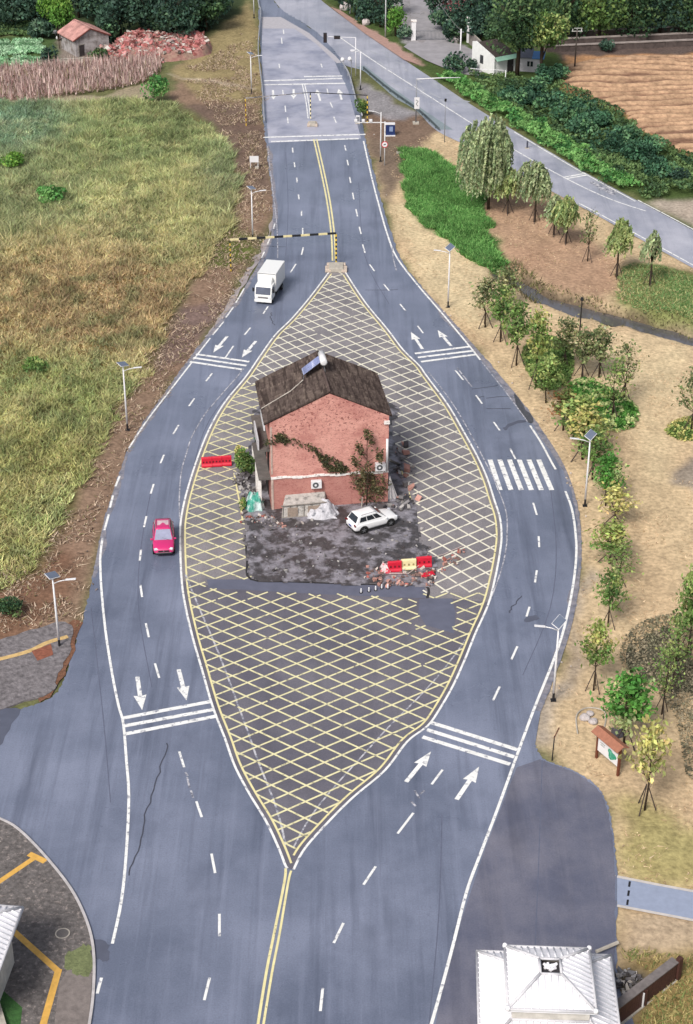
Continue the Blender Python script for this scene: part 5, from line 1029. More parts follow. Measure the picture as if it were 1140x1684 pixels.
df = MB(); df.add([(1.4, -.8, 2.14), (2.45, -.8, 2.14), (2.45, .8, 2.14), (1.4, .8, 2.14), (1.4, -.75, 2.75), (1.7, -.7, 2.7), (1.7, .7, 2.7), (1.4, .75, 2.75)], [(0, 1, 5, 4), (1, 2, 6, 5), (2, 3, 7, 6), (3, 0, 4, 7), (4, 5, 6, 7)]); obj('wind_deflector', df, WT, tr, bevel=.08)
p = inset([(3.0, -.98, 1.15), (3.0, .98, 1.15), (2.72, .98, 2.0), (2.72, -.98, 2.0)], .07, .06, .02, .018); obj('windshield', MB().slab(p, .03), mat('truck_glass', c(84, 90, 110), rough=.1, spec=.7), tr)
for s_ in (-1, 1):
    obj('side_window', MB().box(2.2, s_*.985, 1.6, .8, .03, .55), GLASS, tr); obj('headlight', MB().box(2.99, s_*.75, .78, .06, .3, .16), MATS['lamp_lens'], tr, bevel=.02)
    obj('mirror', MB().box(2.72, s_*1.16, 1.62, .1, .2, .42).box(2.72, s_*1.05, 1.8, .04, .2, .04), BLACK, tr)
    for x in (2.15, -1.7): wheel(tr, x, s_*.84, .39, .24 if x > 0 else .4, s_)
    obj('side_guard', MB().box(.1, s_*.9, .6, 2.4, .05, .35), DARK, tr)
obj('grille', MB().box(3.01, 0, .86, .03, 1.15, .15), mat('grey_grille', c(120, 116, 120), rough=.6), tr); obj('bumper', MB().box(3.0, 0, .46, .16, 1.98, .28), WT, tr, bevel=.05); obj('chassis', MB().box(0, 0, .62, 5.2, .9, .3), DARK, tr)
# ================================================================== street furniture
def base_at(bx, by): 
    p = GG(bx, by); p.z = max(p.z, -.05); return p
def lamp(bx, by, ty, ax, label, solar=True, arm=1.6, head='led', group='street lamps'):
    b = base_at(bx, by); h = ZT(bx, by, ty, b.z); t = thing('street_lamp', label, 'street lamp', b, 0 if ax > 0 else PI, group)
    obj('pole', MB().tube([(0, 0, .7), (0, 0, h*.5), (0, 0, h)], [.10, .085, .06], 10), WHITE, t, True); obj('pole_foot', MB().tube([(0, 0, -.1), (0, 0, .72)], .095, 10).box(0, 0, .02, .4, .4, .06), BLACK, t)
    za = h-.45 if solar else h-.1
    a = obj('arm', MB().tube([(0, 0, za-.15), (.5, 0, za+.08), (arm*.65, 0, za+.2)], .04, 8), WHITE, t, True)
    if head == 'led': obj('lamp_head', MB().box(arm*.85, 0, za+.25, arm*.5, .22, .07, Euler((0, -.1, 0)).to_matrix()), WHITE, t, bevel=.02)
    else: obj('lamp_head', MB().tube([(arm*.9, 0, za+.18), (arm*.9, 0, za+.3)], .42, 20), WHITE, t)
    if solar:
        p = obj('solar_panel', MB().box(.0, 0, h+.18, 1.0, .62, .05, Euler((.35 if ax > 0 else -.5, .25, .9)).to_matrix()), SOLAR, t); obj('panel_frame', MB().box(0, 0, h+.15, 1.08, .70, .04, Euler((.35 if ax > 0 else -.5, .25, .9)).to_matrix()), WHITE, p)
        obj('panel_bracket', MB().tube([(0, 0, h-.1), (0, 0, h+.16)], .04, 6), GREY, t)
for a_ in [(210, 708, 602, 1, 'white solar street lamp on the brown verge left of the brick house'), (98, 1063, 948, 1, 'white solar street lamp at the small cobbled pavement on the left'), (416, 396, 312, 1, 'white solar street lamp beside the left leg of the near striped gantry'),
           (414, 155, 90, 1, 'white solar street lamp by the left guard rail near the far gantry'), (418, 29, -34, 1, 'street lamp at the top border by the left guard rail'), (737, 505, 409, -1, 'white solar street lamp on the straw lawn right of the near gantry'),
           (962, 832, 718, -1, 'white solar street lamp among the trees beside the crosswalk'), (910, 1152, 1026, -1, 'white solar street lamp standing on the right road edge above the hump lines')]: lamp(*a_)
lamp(626, 267, 186, -1, 'plain white street lamp without panel beside the round sign', False, 1.5)
lamp(593, 147, 84, -1, 'street lamp with round ring head behind the right guard rail', False, 1.3, 'ring')
lamp(831, 138, 116, -1, 'white lamp with very long arm in the vines below the white hut', False, 5.0)
# black path lamp, thin black pole
b = base_at(953, 553); h = ZT(953, 553, 497, b.z); t = thing('path_lamp', 'slim black path lamp among the second row of trees', 'path lamp', b); obj('pole', MB().tube([(0, 0, -.1), (0, 0, h)], [.09, .06], 8), BLACK, t); obj('lamp_head', MB().tube([(0, 0, h), (0, 0, h+.1), (0, 0, h+.4), (0, 0, h+.45)], [.08, .2, .16, .05], 10), BLACK, t)
b = base_at(908, 1250); h = ZT(908, 1250, 1197, b.z); t = thing('rusty_post', 'thin dark post with slanted tip at the driveway edge', 'post', b); obj('post', MB().tube([(0, 0, -.1), (.05, 0, h-.7)], .045, 6), BLACK, t); obj('post_tip', MB().tube([(.02, 0, h-.9), (.32, 0, h)], .05, 6), mat('rust_metal', c(120, 84, 66), rough=.9, var=.3), t)
def striped(mb_list, p0, p1, w, seg, mats, name, parent):
    p0, p1 = Vector(p0), Vector(p1); L_ = (p1-p0).length; n = max(2, int(round(L_/seg))); mb = MB(); d = (p1-p0)/n
    rot = (p1-p0).to_track_quat('X', 'Z').to_matrix()
    for k in range(n): m_ = p0+d*(k+.5); mb.box(m_.x, m_.y, m_.z, d.length, w, w, rot, k % 2)
    return obj(name, mb, mats, parent)
# gantries
bl = base_at(380, 447); br = G(553, 436); hg = ZT(553, 436, 385); t = thing('height_limit_gantry', 'near black and yellow striped height limit gantry over the left lanes', 'gantry', br, 0)
q = bl-br
striped(None, (0, 0, .3), (0, 0, hg), .2, .28, [YEL, BLACK], 'post', t); striped(None, (q.x, q.y, q.z), (q.x, q.y, hg), .12, .32, [YEL, BLACK], 'post', t); striped(None, (q.x, q.y, hg+.11), (0, 0, hg+.11), .2, 1.0, [mat('pale_yellow_paint', c(236, 222, 170, .8), rough=.5), BLACK], 'beam', t)
bl = base_at(405, 207); bm_ = G(511, 197); br = G(604, 202); hg = ZT(511, 197, 153); t = thing('height_limit_gantry', 'far striped height limit gantry spanning all lanes by the stop lines', 'gantry', bm_, 0)
q = bl-bm_; r_ = br-bm_
striped(None, (0, 0, .2), (0, 0, hg), .15, .3, [CREAM, BLACK], 'post', t); striped(None, (q.x, q.y, q.z), (q.x, q.y, hg), .13, .35, [YEL, RUST], 'post', t); striped(None, (r_.x, r_.y, -.05), (r_.x, r_.y, hg), .15, .35, [YEL, BLACK], 'post', t)
striped(None, (q.x, q.y, hg+.1), (0, 0, hg+.1), .11, 1.2, [mat('beige_beam', c(176, 170, 170), rough=.6), mat('grey_beam', c(110, 112, 120), rough=.6)], 'beam', t); striped(None, (0, 0, hg+.1), (r_.x, r_.y, hg+.1), .11, 1.2, [BLACK, mat('dark_grey_beam', c(70, 72, 80), rough=.6)], 'beam', t)
for x, y, w, lab in [(553, 444, 1.7, 'weathered concrete base block at the upper tip of the hatched island'), (514, 207, 1.0, 'small concrete base block of the far gantry on the median')]:
    t = thing('concrete_base', lab, 'concrete block', G(x, y)); obj('block', MB().box(0, .2, .25, w, w*1.2, .5), CONC, t, bevel=.06)
    for sx in (-1, 1): obj('side_stone', MB().box(sx*w*.55, -w*.1, .18, w*.4, w*.8, .36).box(sx*w*.5, w*.6, .2, w*.3, w*.4, .42), mat('chipped_stone', c(214, 196, 180), rough=.9, var=.3, scale=4), t, bevel=.06)
# barriers
def barrier(gx_, gy_, ang, m, label, L_=1.35, h=.95, sx=1.0):
    t = thing('water_barrier', label, 'barrier', G(gx_, gy_), ang, 'plastic water barriers'); t.location.z = .05
    pr = [(-.28, 0), (.28, 0), (.28, .16), (.16, .30), (.11, h-.08), (.07, h), (-.07, h), (-.11, h-.08), (-.16, .30), (-.28, .16)]; n = len(pr)
    obj('shell', MB().add([(-L_/2, y, z) for y, z in pr]+[(L_/2, y, z) for y, z in pr], [tuple(range(n))[::-1], tuple(range(n, 2*n))]+[(i, (i+1) % n, n+(i+1) % n, n+i) for i in range(n)]), m, t, bevel=.03)
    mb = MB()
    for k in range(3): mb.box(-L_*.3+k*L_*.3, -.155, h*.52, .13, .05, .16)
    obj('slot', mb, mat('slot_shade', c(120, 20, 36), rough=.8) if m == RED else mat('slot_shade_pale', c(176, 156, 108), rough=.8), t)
    mb = MB(); mb.box(0, -.15, h*.3, L_*.9, .03, .05).box(0, -.125, h*.75, L_*.9, .03, .05); obj('rib', mb, m, t); obj('filler_cap', MB().tube([(L_*.25, 0, h), (L_*.25, 0, h+.05)], .05, 10), m, t)
for k_, x in enumerate((340.5, 356.5, 372.5)): barrier(x, 767.5-(k_*1.2), .09, RED, ['red water barrier at the island rim, outermost of the left run', 'middle red water barrier of the left run beside the yellowish shrub', 'red water barrier of the left run nearest to the brick house'][k_], .98, .95)
barrier(649, 939.5, .12, RED, 'red water barrier at the left end of the short run in the rubble', 1.15); barrier(672, 936, .1, CREAM, 'cream water barrier between the two red ones in the rubble', 1.25); barrier(697, 932, .14, RED, 'red water barrier at the right end of the short run in the rubble', 1.3)
o = crumple('torn_banner', 634, 938, .9, 1.3, .7, mat('torn_banner', c(232, 214, 214), rough=.7, var=.1, col2=c(214, 60, 80), c2scale=1.6, c2lo=.5, c2hi=.55), 'crumpled white and red banner at the left end of the barriers in the rubble', 'banner', 12)
mb = MB(); mb.tube([G(640, 948)+Vector((0, 0, .3)), G(672, 945)+Vector((0, 0, .12)), G(705, 925)+Vector((0, 0, .45)), G(730, 913)+Vector((0, 0, .1)), G(762, 898)+Vector((0, 0, .06))], .03, 5); tag(obj('warning_tape', mb, mat('pale_tape', c(232, 210, 204), rough=.6)), 'pale warning tape trailing over the rubble past the barriers', 'tape')
tag(obj('fallen_sign', MB().box(0, 0, .1, .9, .5, .1, Euler((.2, .1, .5)).to_matrix()).box(-.5, -.3, .1, .4, .3, .12), RED), 'broken red plastic piece lying on the rubble before the right barrier', 'debris').location = G(706, 946)
for k_, (x, y) in enumerate([(594, 975), (607, 973), (618, 971), (628, 968), (638, 968)]):
    t = thing('marker_post', ['leftmost', 'second', 'middle', 'fourth', 'rightmost'][k_]+' of five tiny white marker posts on the dark asphalt strip', 'marker post', G(x, y), 0, 'tiny white marker posts'); obj('post', MB().tube([(0, 0, .012), (0, 0, .38), (0, 0, .44)], [.07, .06, .02], 8), WHITE, t); obj('foot', MB().tube([(0, 0, .012), (0, 0, .06)], .14, 10), DARK, t)
# guard rails
def guard(pts, label, m=GREY, h=.75, step=4.0):
    g = [base_at(*p) for p in pts]; o = g[0]; t = thing('guard_rail', label, 'guard rail', o); q = [p-o for p in spline(g, 6)]
    rb = MB()
    for dz in (0, .17): rb.tube([p+Vector((0, 0, h-.2+dz)) for p in q], .085, 6)
    obj('rail', rb, m, t, True); L_ = 0; nx_ = 0
    for a, b in zip(q[:-1], q[1:]):
        s = (b-a).length
        while nx_ <= L_+s: p = a.lerp(b, (nx_-L_)/s); obj('post', MB().tube([p+Vector((0, 0, -.2)), p+Vector((0, 0, h+.02))], .07, 8), m, t); nx_ += step
        L_ += s
GR = mat('galvanised_rail', c(186, 188, 194), rough=.5, var=.15, metal=.2)
guard([(420, -30), (426, 13), (429, 24), (425, 79), (427, 112), (431.5, 150), (435, 204)], 'long galvanised guard rail along the left side of the far road', GR)
guard([(560, 102), (568, 116), (575, 130), (582, 155), (588, 178), (596, 196)], 'curved galvanised guard rail along the right side of the far road', GR)
guard([(598, 115), (640, 150), (690, 186), (722, 216)], 'low dark railing at the edge of the old road by the street sign', mat('dark_rail', c(84, 96, 100), rough=.6, var=.3), .55, 3.2)
# poles, signs and signals
def pole(bx, by, ty, r, m, label, cat, name, extra=None, group=None):
    b = base_at(bx, by); h = ZT(bx, by, ty, b.z); t = thing(name, label, cat, b, 0, group); obj('pole', MB().tube([(0, 0, -.1), (0, 0, h)], [r, r*.75], 8), m, t, True)
    if extra: extra(t, h)
    return t
def ex(t, h):
    obj('cross_arm', MB().box(-2.0, 0, h-.15, 4.0, .1, .1), WHITE, t)
    for x in (-3.9, -2.9, -1.9): obj('camera', MB().box(x, 0, h+.12, .42, .3, .34), WHITE, t, bevel=.05)
    d = obj('sign_disc', MB().tube([(0, -.10, h*.48), (0, -.13, h*.48)], .44, 24), RED, t); obj('sign_face', MB().tube([(0, -.131, h*.48), (0, -.138, h*.48)], .35, 24), WHITE, d); obj('sign_mark', MB().box(-.02, -.142, h*.48, .34, .01, .12, Euler((0, -.3, 0)).to_matrix()).box(.08, -.143, h*.48+.06, .14, .01, .08), BLACK, d)
pole(632.5, 273, 201, .08, WHITE, 'white camera post with round red rimmed sign beside the far lane', 'sign post', 'sign_post', ex)
def ex(t, h): 
    p = obj('sign_panel', MB().box(.1, -.12, h*.42+.3, .75, .06, 1.7), WHITE, t, bevel=.02); obj('sign_mark', MB().tube([(-.05, -.16, h*.42+.8), (.25, -.16, h*.42+.6), (-.02, -.16, h*.42+.2), (.22, -.16, h*.42-.1)], .05, 5), mat('grey_ink', c(120, 124, 128), rough=.6), p)
    obj('mast_arm', MB().tube([(0, 0, h), (3.2, -.3, h+.25), (6.2, -.6, h+.4)], [.08, .07, .05], 8), WHITE, t, True); obj('foot', MB().box(0, 0, .1, .9, .9, .25), CONC, t)
pole(684, 203, 130, .09, GREY, 'tall mast with white panel and long arm at the old road edge', 'mast', 'sign_mast', ex)
pole(731, 233, 164, .06, GREY, 'thin grey pole at the old road edge left of the large willow', 'pole', 'thin_pole', lambda t, h: obj('sensor_box', MB().box(0, 0, h, .3, .25, .35), DARK, t))
def ex(t, h):
    for x, z in ((-.25, 0), (-1.35, -.1)): o = obj('camera', MB().tube([(x, 0, h+z), (x, -.1, h+z+.05), (x, -.5, h+z)], [.25, .32, .3], 12), WHITE, t, True)
    obj('camera_arm', MB().tube([(-1.35, 0, h-.1), (0, 0, h-.05)], .04, 6), GREY, t)
pole(578, 136, 96, .07, GREY, 'short surveillance pole with two white camera heads at the guard rail', 'camera pole', 'camera_pole', ex)
def ex(t, h):
    obj('signal_arm', MB().tube([(0, 0, h), (-4.8, 0, h+.15)], .05, 8), WHITE, t)
    for x, z, w, hh in ((-2.9, h+.05, .95, .5), (-4.75, h, .55, 1.5)):
        s = obj('signal_housing', MB().box(x, -.1, z, w, .35, hh), BLACK, t, bevel=.04)
        for k in range(3):
            dx, dz = ((k-1)*.28, 0) if w > .6 else (0, (k-1)*.45); obj('signal_lens', MB().tube([(x+dx, -.276, z+dz), (x+dx, -.30, z+dz)], .13 if w > .6 else .18, 12), mat('unlit_lens', c(58, 44, 44), rough=.3), s)
pole(585, 126, 63, .08, WHITE, 'traffic signal mast with two black signal heads over the old road', 'traffic light', 'traffic_signal', ex)
pole(634, 62, -30, .12, mat('pale_mast', c(206, 206, 206), rough=.6), 'taller pale pole at the corner before the slender conifer', 'pole', 'utility_pole'); pole(628, 40, -40, .1, MATS['pale_mast'], 'slimmer pale pole just behind the taller one at the corner', 'pole', 'utility_pole')
pole(576, 22, -30, .16, WHITE, 'thick white pole among the corner trees at the top', 'pole', 'utility_pole')
pole(757, 97, 47, .15, WHITE, 'white concrete utility pole right of the compound gate', 'utility pole', 'utility_pole', lambda t, h: obj('cross_arm', MB().box(0, 0, h-.5, 1.0, .12, .12), GREY, t))
def ex(t, h):
    obj('cross_arm', MB().box(0, 0, h-.3, 1.7, .12, .12).box(.2, .3, h+.1, 1.3, .1, .1), mat('pale_arm', c(200, 200, 196), rough=.7), t)
    for x in (-.7, 0, .7): obj('insulator', MB().tube([(x, 0, h-.25), (x, 0, h+.05)], .07, 8), WHITE, t)
pole(945, 114, 49, .13, mat('dark_wood', c(92, 82, 76), rough=.9, var=.2), 'dark wooden utility pole at the corner of the ploughed field', 'utility pole', 'utility_pole', ex)
wp = base_at(757, 97)+Vector((0, 0, ZT(757, 97, 50))); we = base_at(700, 20)+Vector((0, 0, 6)); mb = MB(); mb.tube([wp.lerp(we, k/8)-Vector((0, 0, .9*4*(k/8)*(1-k/8))) for k in range(9)], .05, 4); tag(obj('overhead_wire', mb, mat('wire_grey', c(120, 116, 112), rough=.7)), 'overhead wire from the white utility pole across the compound drive', 'wire')
t = thing('roadside_board', 'small white board on two legs on the left verge of the far road', 'board', base_at(418.5, 277)); obj('panel', MB().box(0, 0, 1.25, 1.2, .08, .85), WHITE, t); [obj('leg', MB().tube([(x, 0, -.1), (x, 0, 1.0)], .05, 6), WHITE, t) for x in (-.5, .5)]; obj('foot', MB().box(.35, -.1, .1, .5, .4, .3), CONC, t)
t = thing('blue_kiosk', 'small dark blue kiosk box behind the round sign post', 'kiosk', base_at(642, 223)); obj('cabinet', MB().box(0, 0, .85, 1.3, .7, 1.5), mat('navy_panel', c(36, 56, 110), rough=.5), t, bevel=.03); obj('top_board', MB().box(-.1, 0, 1.68, 1.5, .8, .12), WHITE, t); obj('screen', MB().box(.1, -.36, 1.0, .5, .02, .7), mat('pale_screen', c(150, 170, 210), rough=.3), t); obj('foot', MB().box(0, -.1, .05, 1.4, .9, .14), WHITE, t)
t = thing('cabinet_post', 'small white cabinet on a post at the end of the right guard rail', 'cabinet', base_at(588.5, 203)); obj('cabinet', MB().box(0, 0, .75, .6, .4, .9), WHITE, t, bevel=.03); obj('foot', MB().box(0, 0, .1, .7, .5, .25), CONC, t); obj('door', MB().box(0, -.21, .75, .46, .02, .7), GREY, t)
tag(obj('white_slab', MB().box(0, 0, .12, 1.0, .5, .26), CONC, bevel=.03), 'white concrete slab lying at the corner of the lush green strip', 'slab').location = base_at(658, 254)
t = thing('roadside_marker', 'short dark post standing at the edge of the old road right of the willow', 'post', G(867, 244)); obj('post', MB().tube([(0, 0, 0), (0, 0, 1.0), (0, 0, 1.1)], [.12, .12, .05], 8), mat('slate_post', c(80, 82, 96), rough=.7), t); obj('foot', MB().box(0, 0, .05, .6, .4, .1), CONC, t)
# information board
ba = base_at(981, 1246); bb_ = base_at(1016, 1276); v = bb_-ba; ang = math.atan2(v.y, v.x); Lb = v.length; t = thing('information_board', 'brown framed information board with tiled cap and green map panel on the straw lawn', 'board', ba, ang); hb = 2.35
for x in (0, Lb): obj('post', MB().box(x, 0, hb/2-.1, .16, .16, hb+.1), RUST, t)
pn = obj('panel', MB().box(Lb/2, -.02, 1.35, Lb-.18, .06, 1.15), WHITE, t)
mb = MB(); rr = random.Random(4); P = []
for k in range(18): a = 2*PI*k/18; r_ = .36*(1+.25*math.sin(3*a+1)+.1*rr.random()); P.append((Lb*.68+r_*1.15*math.cos(a), 1.32+r_*math.sin(a)))
mb.add([(x, -.058, z) for x, z in P], [tuple(range(18))]); obj('map_print', mb, mat('green_print', c(30, 150, 116), rough=.6, var=.3, scale=6, col2=c(120, 196, 170), c2scale=5), pn)
obj('panel_text', MB().box(Lb*.25, -.056, 1.62, .5, .008, .05).box(Lb*.25, -.056, 1.5, .42, .008, .03).box(Lb*.25, -.056, 1.42, .46, .008, .03), mat('grey_print', c(150, 156, 150), rough=.6), pn)
mb = MB(); mb.slab([(-.25, -.5, hb), (Lb+.25, -.5, hb), (Lb+.25, .02, hb+.28), (-.25, .02, hb+.28)], .07).slab([(-.25, .54, hb), (-.25, .02, hb+.28), (Lb+.25, .02, hb+.28), (Lb+.25, .54, hb)], -.07); obj('roof_cap', mb, mat('terracotta_cap', c(176, 118, 94), rough=.8, var=.2, scale=4), t)
# pale rocks and dark tarp by the board
for k_, (x, y, s_) in enumerate([(962, 1184, .8), (976, 1190, .7), (970, 1178, .55)]):
    vs = []; bm = bmesh.new(); bmesh.ops.create_icosphere(bm, subdivisions=2, radius=s_*.5)
    for v_ in bm.verts: v_.co *= .8+.45*float(vnoise(np.array(v_.co.x*3+k_*9), np.array(v_.co.y*3+v_.co.z*2), k_)); v_.co.z *= .6
    me = bpy.data.meshes.new('pale_boulder'); bm.to_mesh(me); bm.free(); me.materials.append(mat('pale_rock', c(206, 196, 194), rough=.9, var=.3, scale=4)); o = link('pale_boulder', me); o.location = base_at(x, y)+Vector((0, 0, .15)); tag(o, ['larger pale boulder at the left of the small rock group behind the board', 'middle sized pale boulder nearest to the information board', 'smallest pale boulder at the back of the small rock group'][k_], 'boulder', 'pale boulders')
mb = MB(); g = [base_at(950, 1208), base_at(948, 1180), base_at(965, 1166), base_at(994, 1172), base_at(994, 1196), base_at(980, 1212)]; mb.tube([p+Vector((0, 0, .06)) for p in spline(g, 4)], .06, 5); tag(obj('stone_edging', mb, CONC), 'thin stone edging laid around the pale boulders', 'edging')
crumple('dark_tarp', 1016, 1206, 1.0, 1.2, .4, mat('dark_cover', c(84, 78, 84), rough=.7, var=.2), 'dark cover lying at the foot of the bright green tree', 'cover', 21)
# ================================================================== buildings
# gatehouse with two tier white roof (bottom right)
WR = mat('white_roof_tile', c(244, 242, 246, .88), rough=.6, var=.08, scale=4, col2=c(206, 204, 210), c2scale=2.0, c2lo=.6, c2hi=.75)
def hip(parent, w, z0, wt_, z1, name, nrib=18, cap=True, hole=False):
    h2, t2 = w/2, wt_/2; mb = MB(); B = [(-h2, -h2), (h2, -h2), (h2, h2), (-h2, h2)]; T = [(-t2, -t2), (t2, -t2), (t2, t2), (-t2, t2)]
    o = None; mb.add([(x, y, z0) for x, y in B]+[(x, y, z1) for x, y in T]+[(x, y, z0-.18) for x, y in B], [(0, 1, 5, 4), (1, 2, 6, 5), (2, 3, 7, 6), (3, 0, 4, 7), (0, 8, 9, 1), (1, 9, 10, 2), (2, 10, 11, 3), (3, 11, 8, 0), (8, 11, 10, 9)]+([] if hole else [(4, 5, 6, 7)]))
    o = obj(name, mb, WR, parent)
    rb = MB()
    for s_ in range(4):
        R_ = Matrix.Rotation(s_*PI/2, 3, 'Z')
        for k in range(nrib):
            x = -h2+w*(k+.5)/nrib; f = 0 if abs(x) <= t2 else (abs(x)-t2)/(h2-t2); f = 1-f if abs(x) > t2 else 1
            if f < .05: continue
            a = R_ @ Vector((x, -h2, z0+.03)); xe = x; b = R_ @ Vector((xe, -h2+(h2-t2)*f, z0+(z1-z0)*f+.03)); rb.tube([a, b], .05, 6)
    obj('tile_rib', rb, WR, o, True); hb_ = MB()
    for (x, y), (u, v) in zip(B, T): hb_.tube([(x, y, z0+.06), (u, v, z1+.06)], .085, 8)
    for k in range(4): hb_.tube([(*B[k], z0+.02), (*B[(k+1) % 4], z0+.02)], .09, 8); hb_.tube([(*T[k], z1+.03), (*T[(k+1) % 4], z1+.03)], .08, 8)
    obj('ridge_tile', hb_, mat('ridge_white', c(214, 212, 216, .8), rough=.7, var=.15), o, True); return o
gp_ = G(903, 1612, 5.2)
gt = thing('gatehouse', 'white gatehouse with two tier hipped tile roof and square roof opening at the lower right', 'gatehouse', (gp_.x, gp_.y-.1, .02), -.045)
obj('wall', MB().box(0, -.0, 1.7, 6.0, 6.0, 3.4), mat('cream_render', c(220, 214, 206), rough=.9), gt); lo = hip(gt, 7.7, 3.5, 4.3, 4.4, 'lower_roof', 20); obj('roof_drum', MB().box(0, 0, 4.85, 4.2, 4.2, .9), mat('cream_render', c(220, 214, 206)), gt)
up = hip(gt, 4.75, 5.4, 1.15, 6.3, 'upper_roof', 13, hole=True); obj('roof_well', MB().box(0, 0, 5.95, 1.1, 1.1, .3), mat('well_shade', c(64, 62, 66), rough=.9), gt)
mb = MB(); [mb.tube([(random.uniform(-.4, .4), random.uniform(-.4, .4), 6.12), (random.uniform(-.4, .4), random.uniform(-.4, .4), 6.18)], .09, 6) for k in range(7)]; obj('debris', mb, WR, gt)
for x in (-2.37, 2.37):
    for y in (-2.37, 2.37): obj('corner_ornament', MB().tube([(x, y, 5.4), (x, y, 5.58), (x, y, 5.65)], [.16, .13, .03], 8), WR, gt, True)
# second gatehouse at the left border
pc = G(38, 1493, 3.9); ang2 = math.atan2(G(0, 1497, 3.9).y-pc.y, G(0, 1497, 3.9).x-pc.x)
e_ = Vector((G(0, 1592, 3.9).x-pc.x, G(0, 1592, 3.9).y-pc.y, 0)).normalized(); f_ = Vector((e_.y, -e_.x, 0)); f_ = f_ if f_.x < 0 else -f_
cc_ = pc+(e_+f_)*3.4; g2 = thing('gatehouse', 'white tiled gatehouse roof whose corner reaches in at the left border', 'gatehouse', (cc_.x, cc_.y, .1), math.atan2(e_.y, e_.x)); obj('wall', MB().box(0, 0, 1.85, 5.4, 5.4, 3.7), MATS['cream_render'], g2); hip(g2, 6.8, 3.8, 3.0, 4.7, 'lower_roof', 18)
tag(obj('plaza_kerb_stone', MB().prism([tuple(G(-40, 1630)[:2]), tuple(G(0, 1652)[:2]), tuple(G(14, 1700)[:2]), tuple(G(-40, 1700)[:2])], .1, .4), CONC), 'grey white concrete kerb slab in the lower left corner', 'kerb slab')
# brown fence beside the gatehouse
a = base_at(1012, 1690); b = base_at(1112, 1612); v = b-a; Lf = v.length; hf = 1.35; t = thing('brown_fence', 'dark brown wooden fence with grey coping running up from the gatehouse', 'fence', a, math.atan2(v.y, v.x))
WD = mat('dark_brown_boards', c(84, 52, 44), rough=.7, var=.3, scale=5)
mb = MB()
for k in range(int(Lf/.2)): mb.box(.1+k*.2, 0, hf/2+.15, .188, .05, hf)
obj('board_panel', mb, WD, t); obj('post', MB().box(Lf+.1, 0, .85, .3, .3, 1.9), WD, t); obj('post', MB().box(Lf*.46, -.08, .65, .14, .14, 1.4), WD, t); obj('post', MB().box(Lf*.42, -.08, .6, .05, .1, 1.3), WHITE, t); obj('coping', MB().box(Lf/2, .22, hf+.18, Lf, .55, .08), mat('grey_coping', c(130, 122, 120), rough=.9, var=.3, scale=3), t); obj('footing', MB().box(Lf/2, -.04, .05, Lf, .2, .2), CONC, t)
rubble('stone_rubble', [(1012, 1592), (1045, 1588), (1078, 1612), (1060, 1640), (1014, 1652)], 220, .08, .5, GRK+[c(206, 196, 186)], 9, .2)
tag(obj('pale_beam', MB().tube([base_at(980, 1572)+Vector((0, 0, .4)), base_at(1016, 1558)+Vector((0, 0, .4))], .12, 6), CONC), 'pale concrete beam behind the gatehouse at the driveway edge', 'beam')
# white hut and annex
a = G(812, 124); b = G(847, 117); v = b-a; t = thing('white_hut', 'small white hut with raised gable front and mint green eave under the large tree', 'hut', a, math.atan2(v.y, v.x)); WL = v.length; WW = mat('hut_white', c(238, 238, 236, .8), rough=.8, var=.08)
hz = 2.6; Dh = 5.2
obj('wall', MB().box(WL/2+.05, Dh/2, hz/2, WL-.1, Dh, hz), WW, t)
mb = MB(); mb.add([(-.12, -.15, 0), (-.12, Dh+.3, 0), (-.12, Dh+.3, 4.2), (-.12, Dh-.6, 4.4), (-.12, .2, 3.0), (-.12, -.15, 2.8)]+[(.06, -.15, 0), (.06, Dh+.3, 0), (.06, Dh+.3, 4.2), (.06, Dh-.6, 4.4), (.06, .2, 3.0), (.06, -.15, 2.8)], [tuple(range(6)), tuple(range(6, 12))[::-1]]+[(i, i+6, (i+1) % 6+6, (i+1) % 6) for i in range(6)]); obj('gable_wall', mb, WW, t)
obj('gable_window', MB().box(-.14, 3.0, 1.9, .05, .8, 1.3), mat('hut_window', c(70, 72, 76), rough=.3), t)
obj('roof', MB().slab([(0, -.1, hz+.15), (WL+.3, -.1, hz+.15), (WL+.3, Dh+.2, hz+1.35), (0, Dh+.2, hz+1.35)], .15), mat('dark_sheet_roof', c(72, 62, 58), rough=.9, var=.3), t); obj('eave_sheet', MB().slab([(.05, -.75, hz-.28), (WL+.1, -.75, hz-.28), (WL+.1, -.05, hz+.22), (.05, -.05, hz+.22)], .05), mat('mint_sheet', c(160, 206, 184), rough=.6, var=.1), t)
d_ = obj('door', MB().box(WL*.76, -.03, 1.15, 1.2, .08, 2.1), mat('dark_door', c(62, 56, 58), rough=.6), t); obj('handle', MB().box(WL*.76+.4, -.09, 1.1, .06, .05, .2), GREY, d_)
a = G(851, 118); b = G(887, 121); v = b-a; t = thing('hut_annex', 'grey white annex with blue roof edge right of the white hut', 'annex', a, math.atan2(v.y, v.x)+.12); WL = v.length
obj('wall', MB().box(WL/2, 1.6, 1.15, WL, 3.2, 2.3), mat('annex_grey', c(196, 194, 200), rough=.8, var=.1), t); obj('roof', MB().slab([(-.1, -.25, 2.35), (WL*.62, -.25, 2.35), (WL*.62, 3.4, 2.9), (-.1, 3.4, 2.9)], .1), mat('annex_roof', c(110, 112, 124), rough=.7, var=.2), t); obj('roof_sheet', MB().slab([(WL*.63, -.25, 2.30), (WL+.6, -.25, 2.30), (WL+.6, 2.6, 2.75), (WL*.63, 2.6, 2.75)], .1), mat('blue_sheet', c(70, 130, 190), rough=.5, var=.1), t)
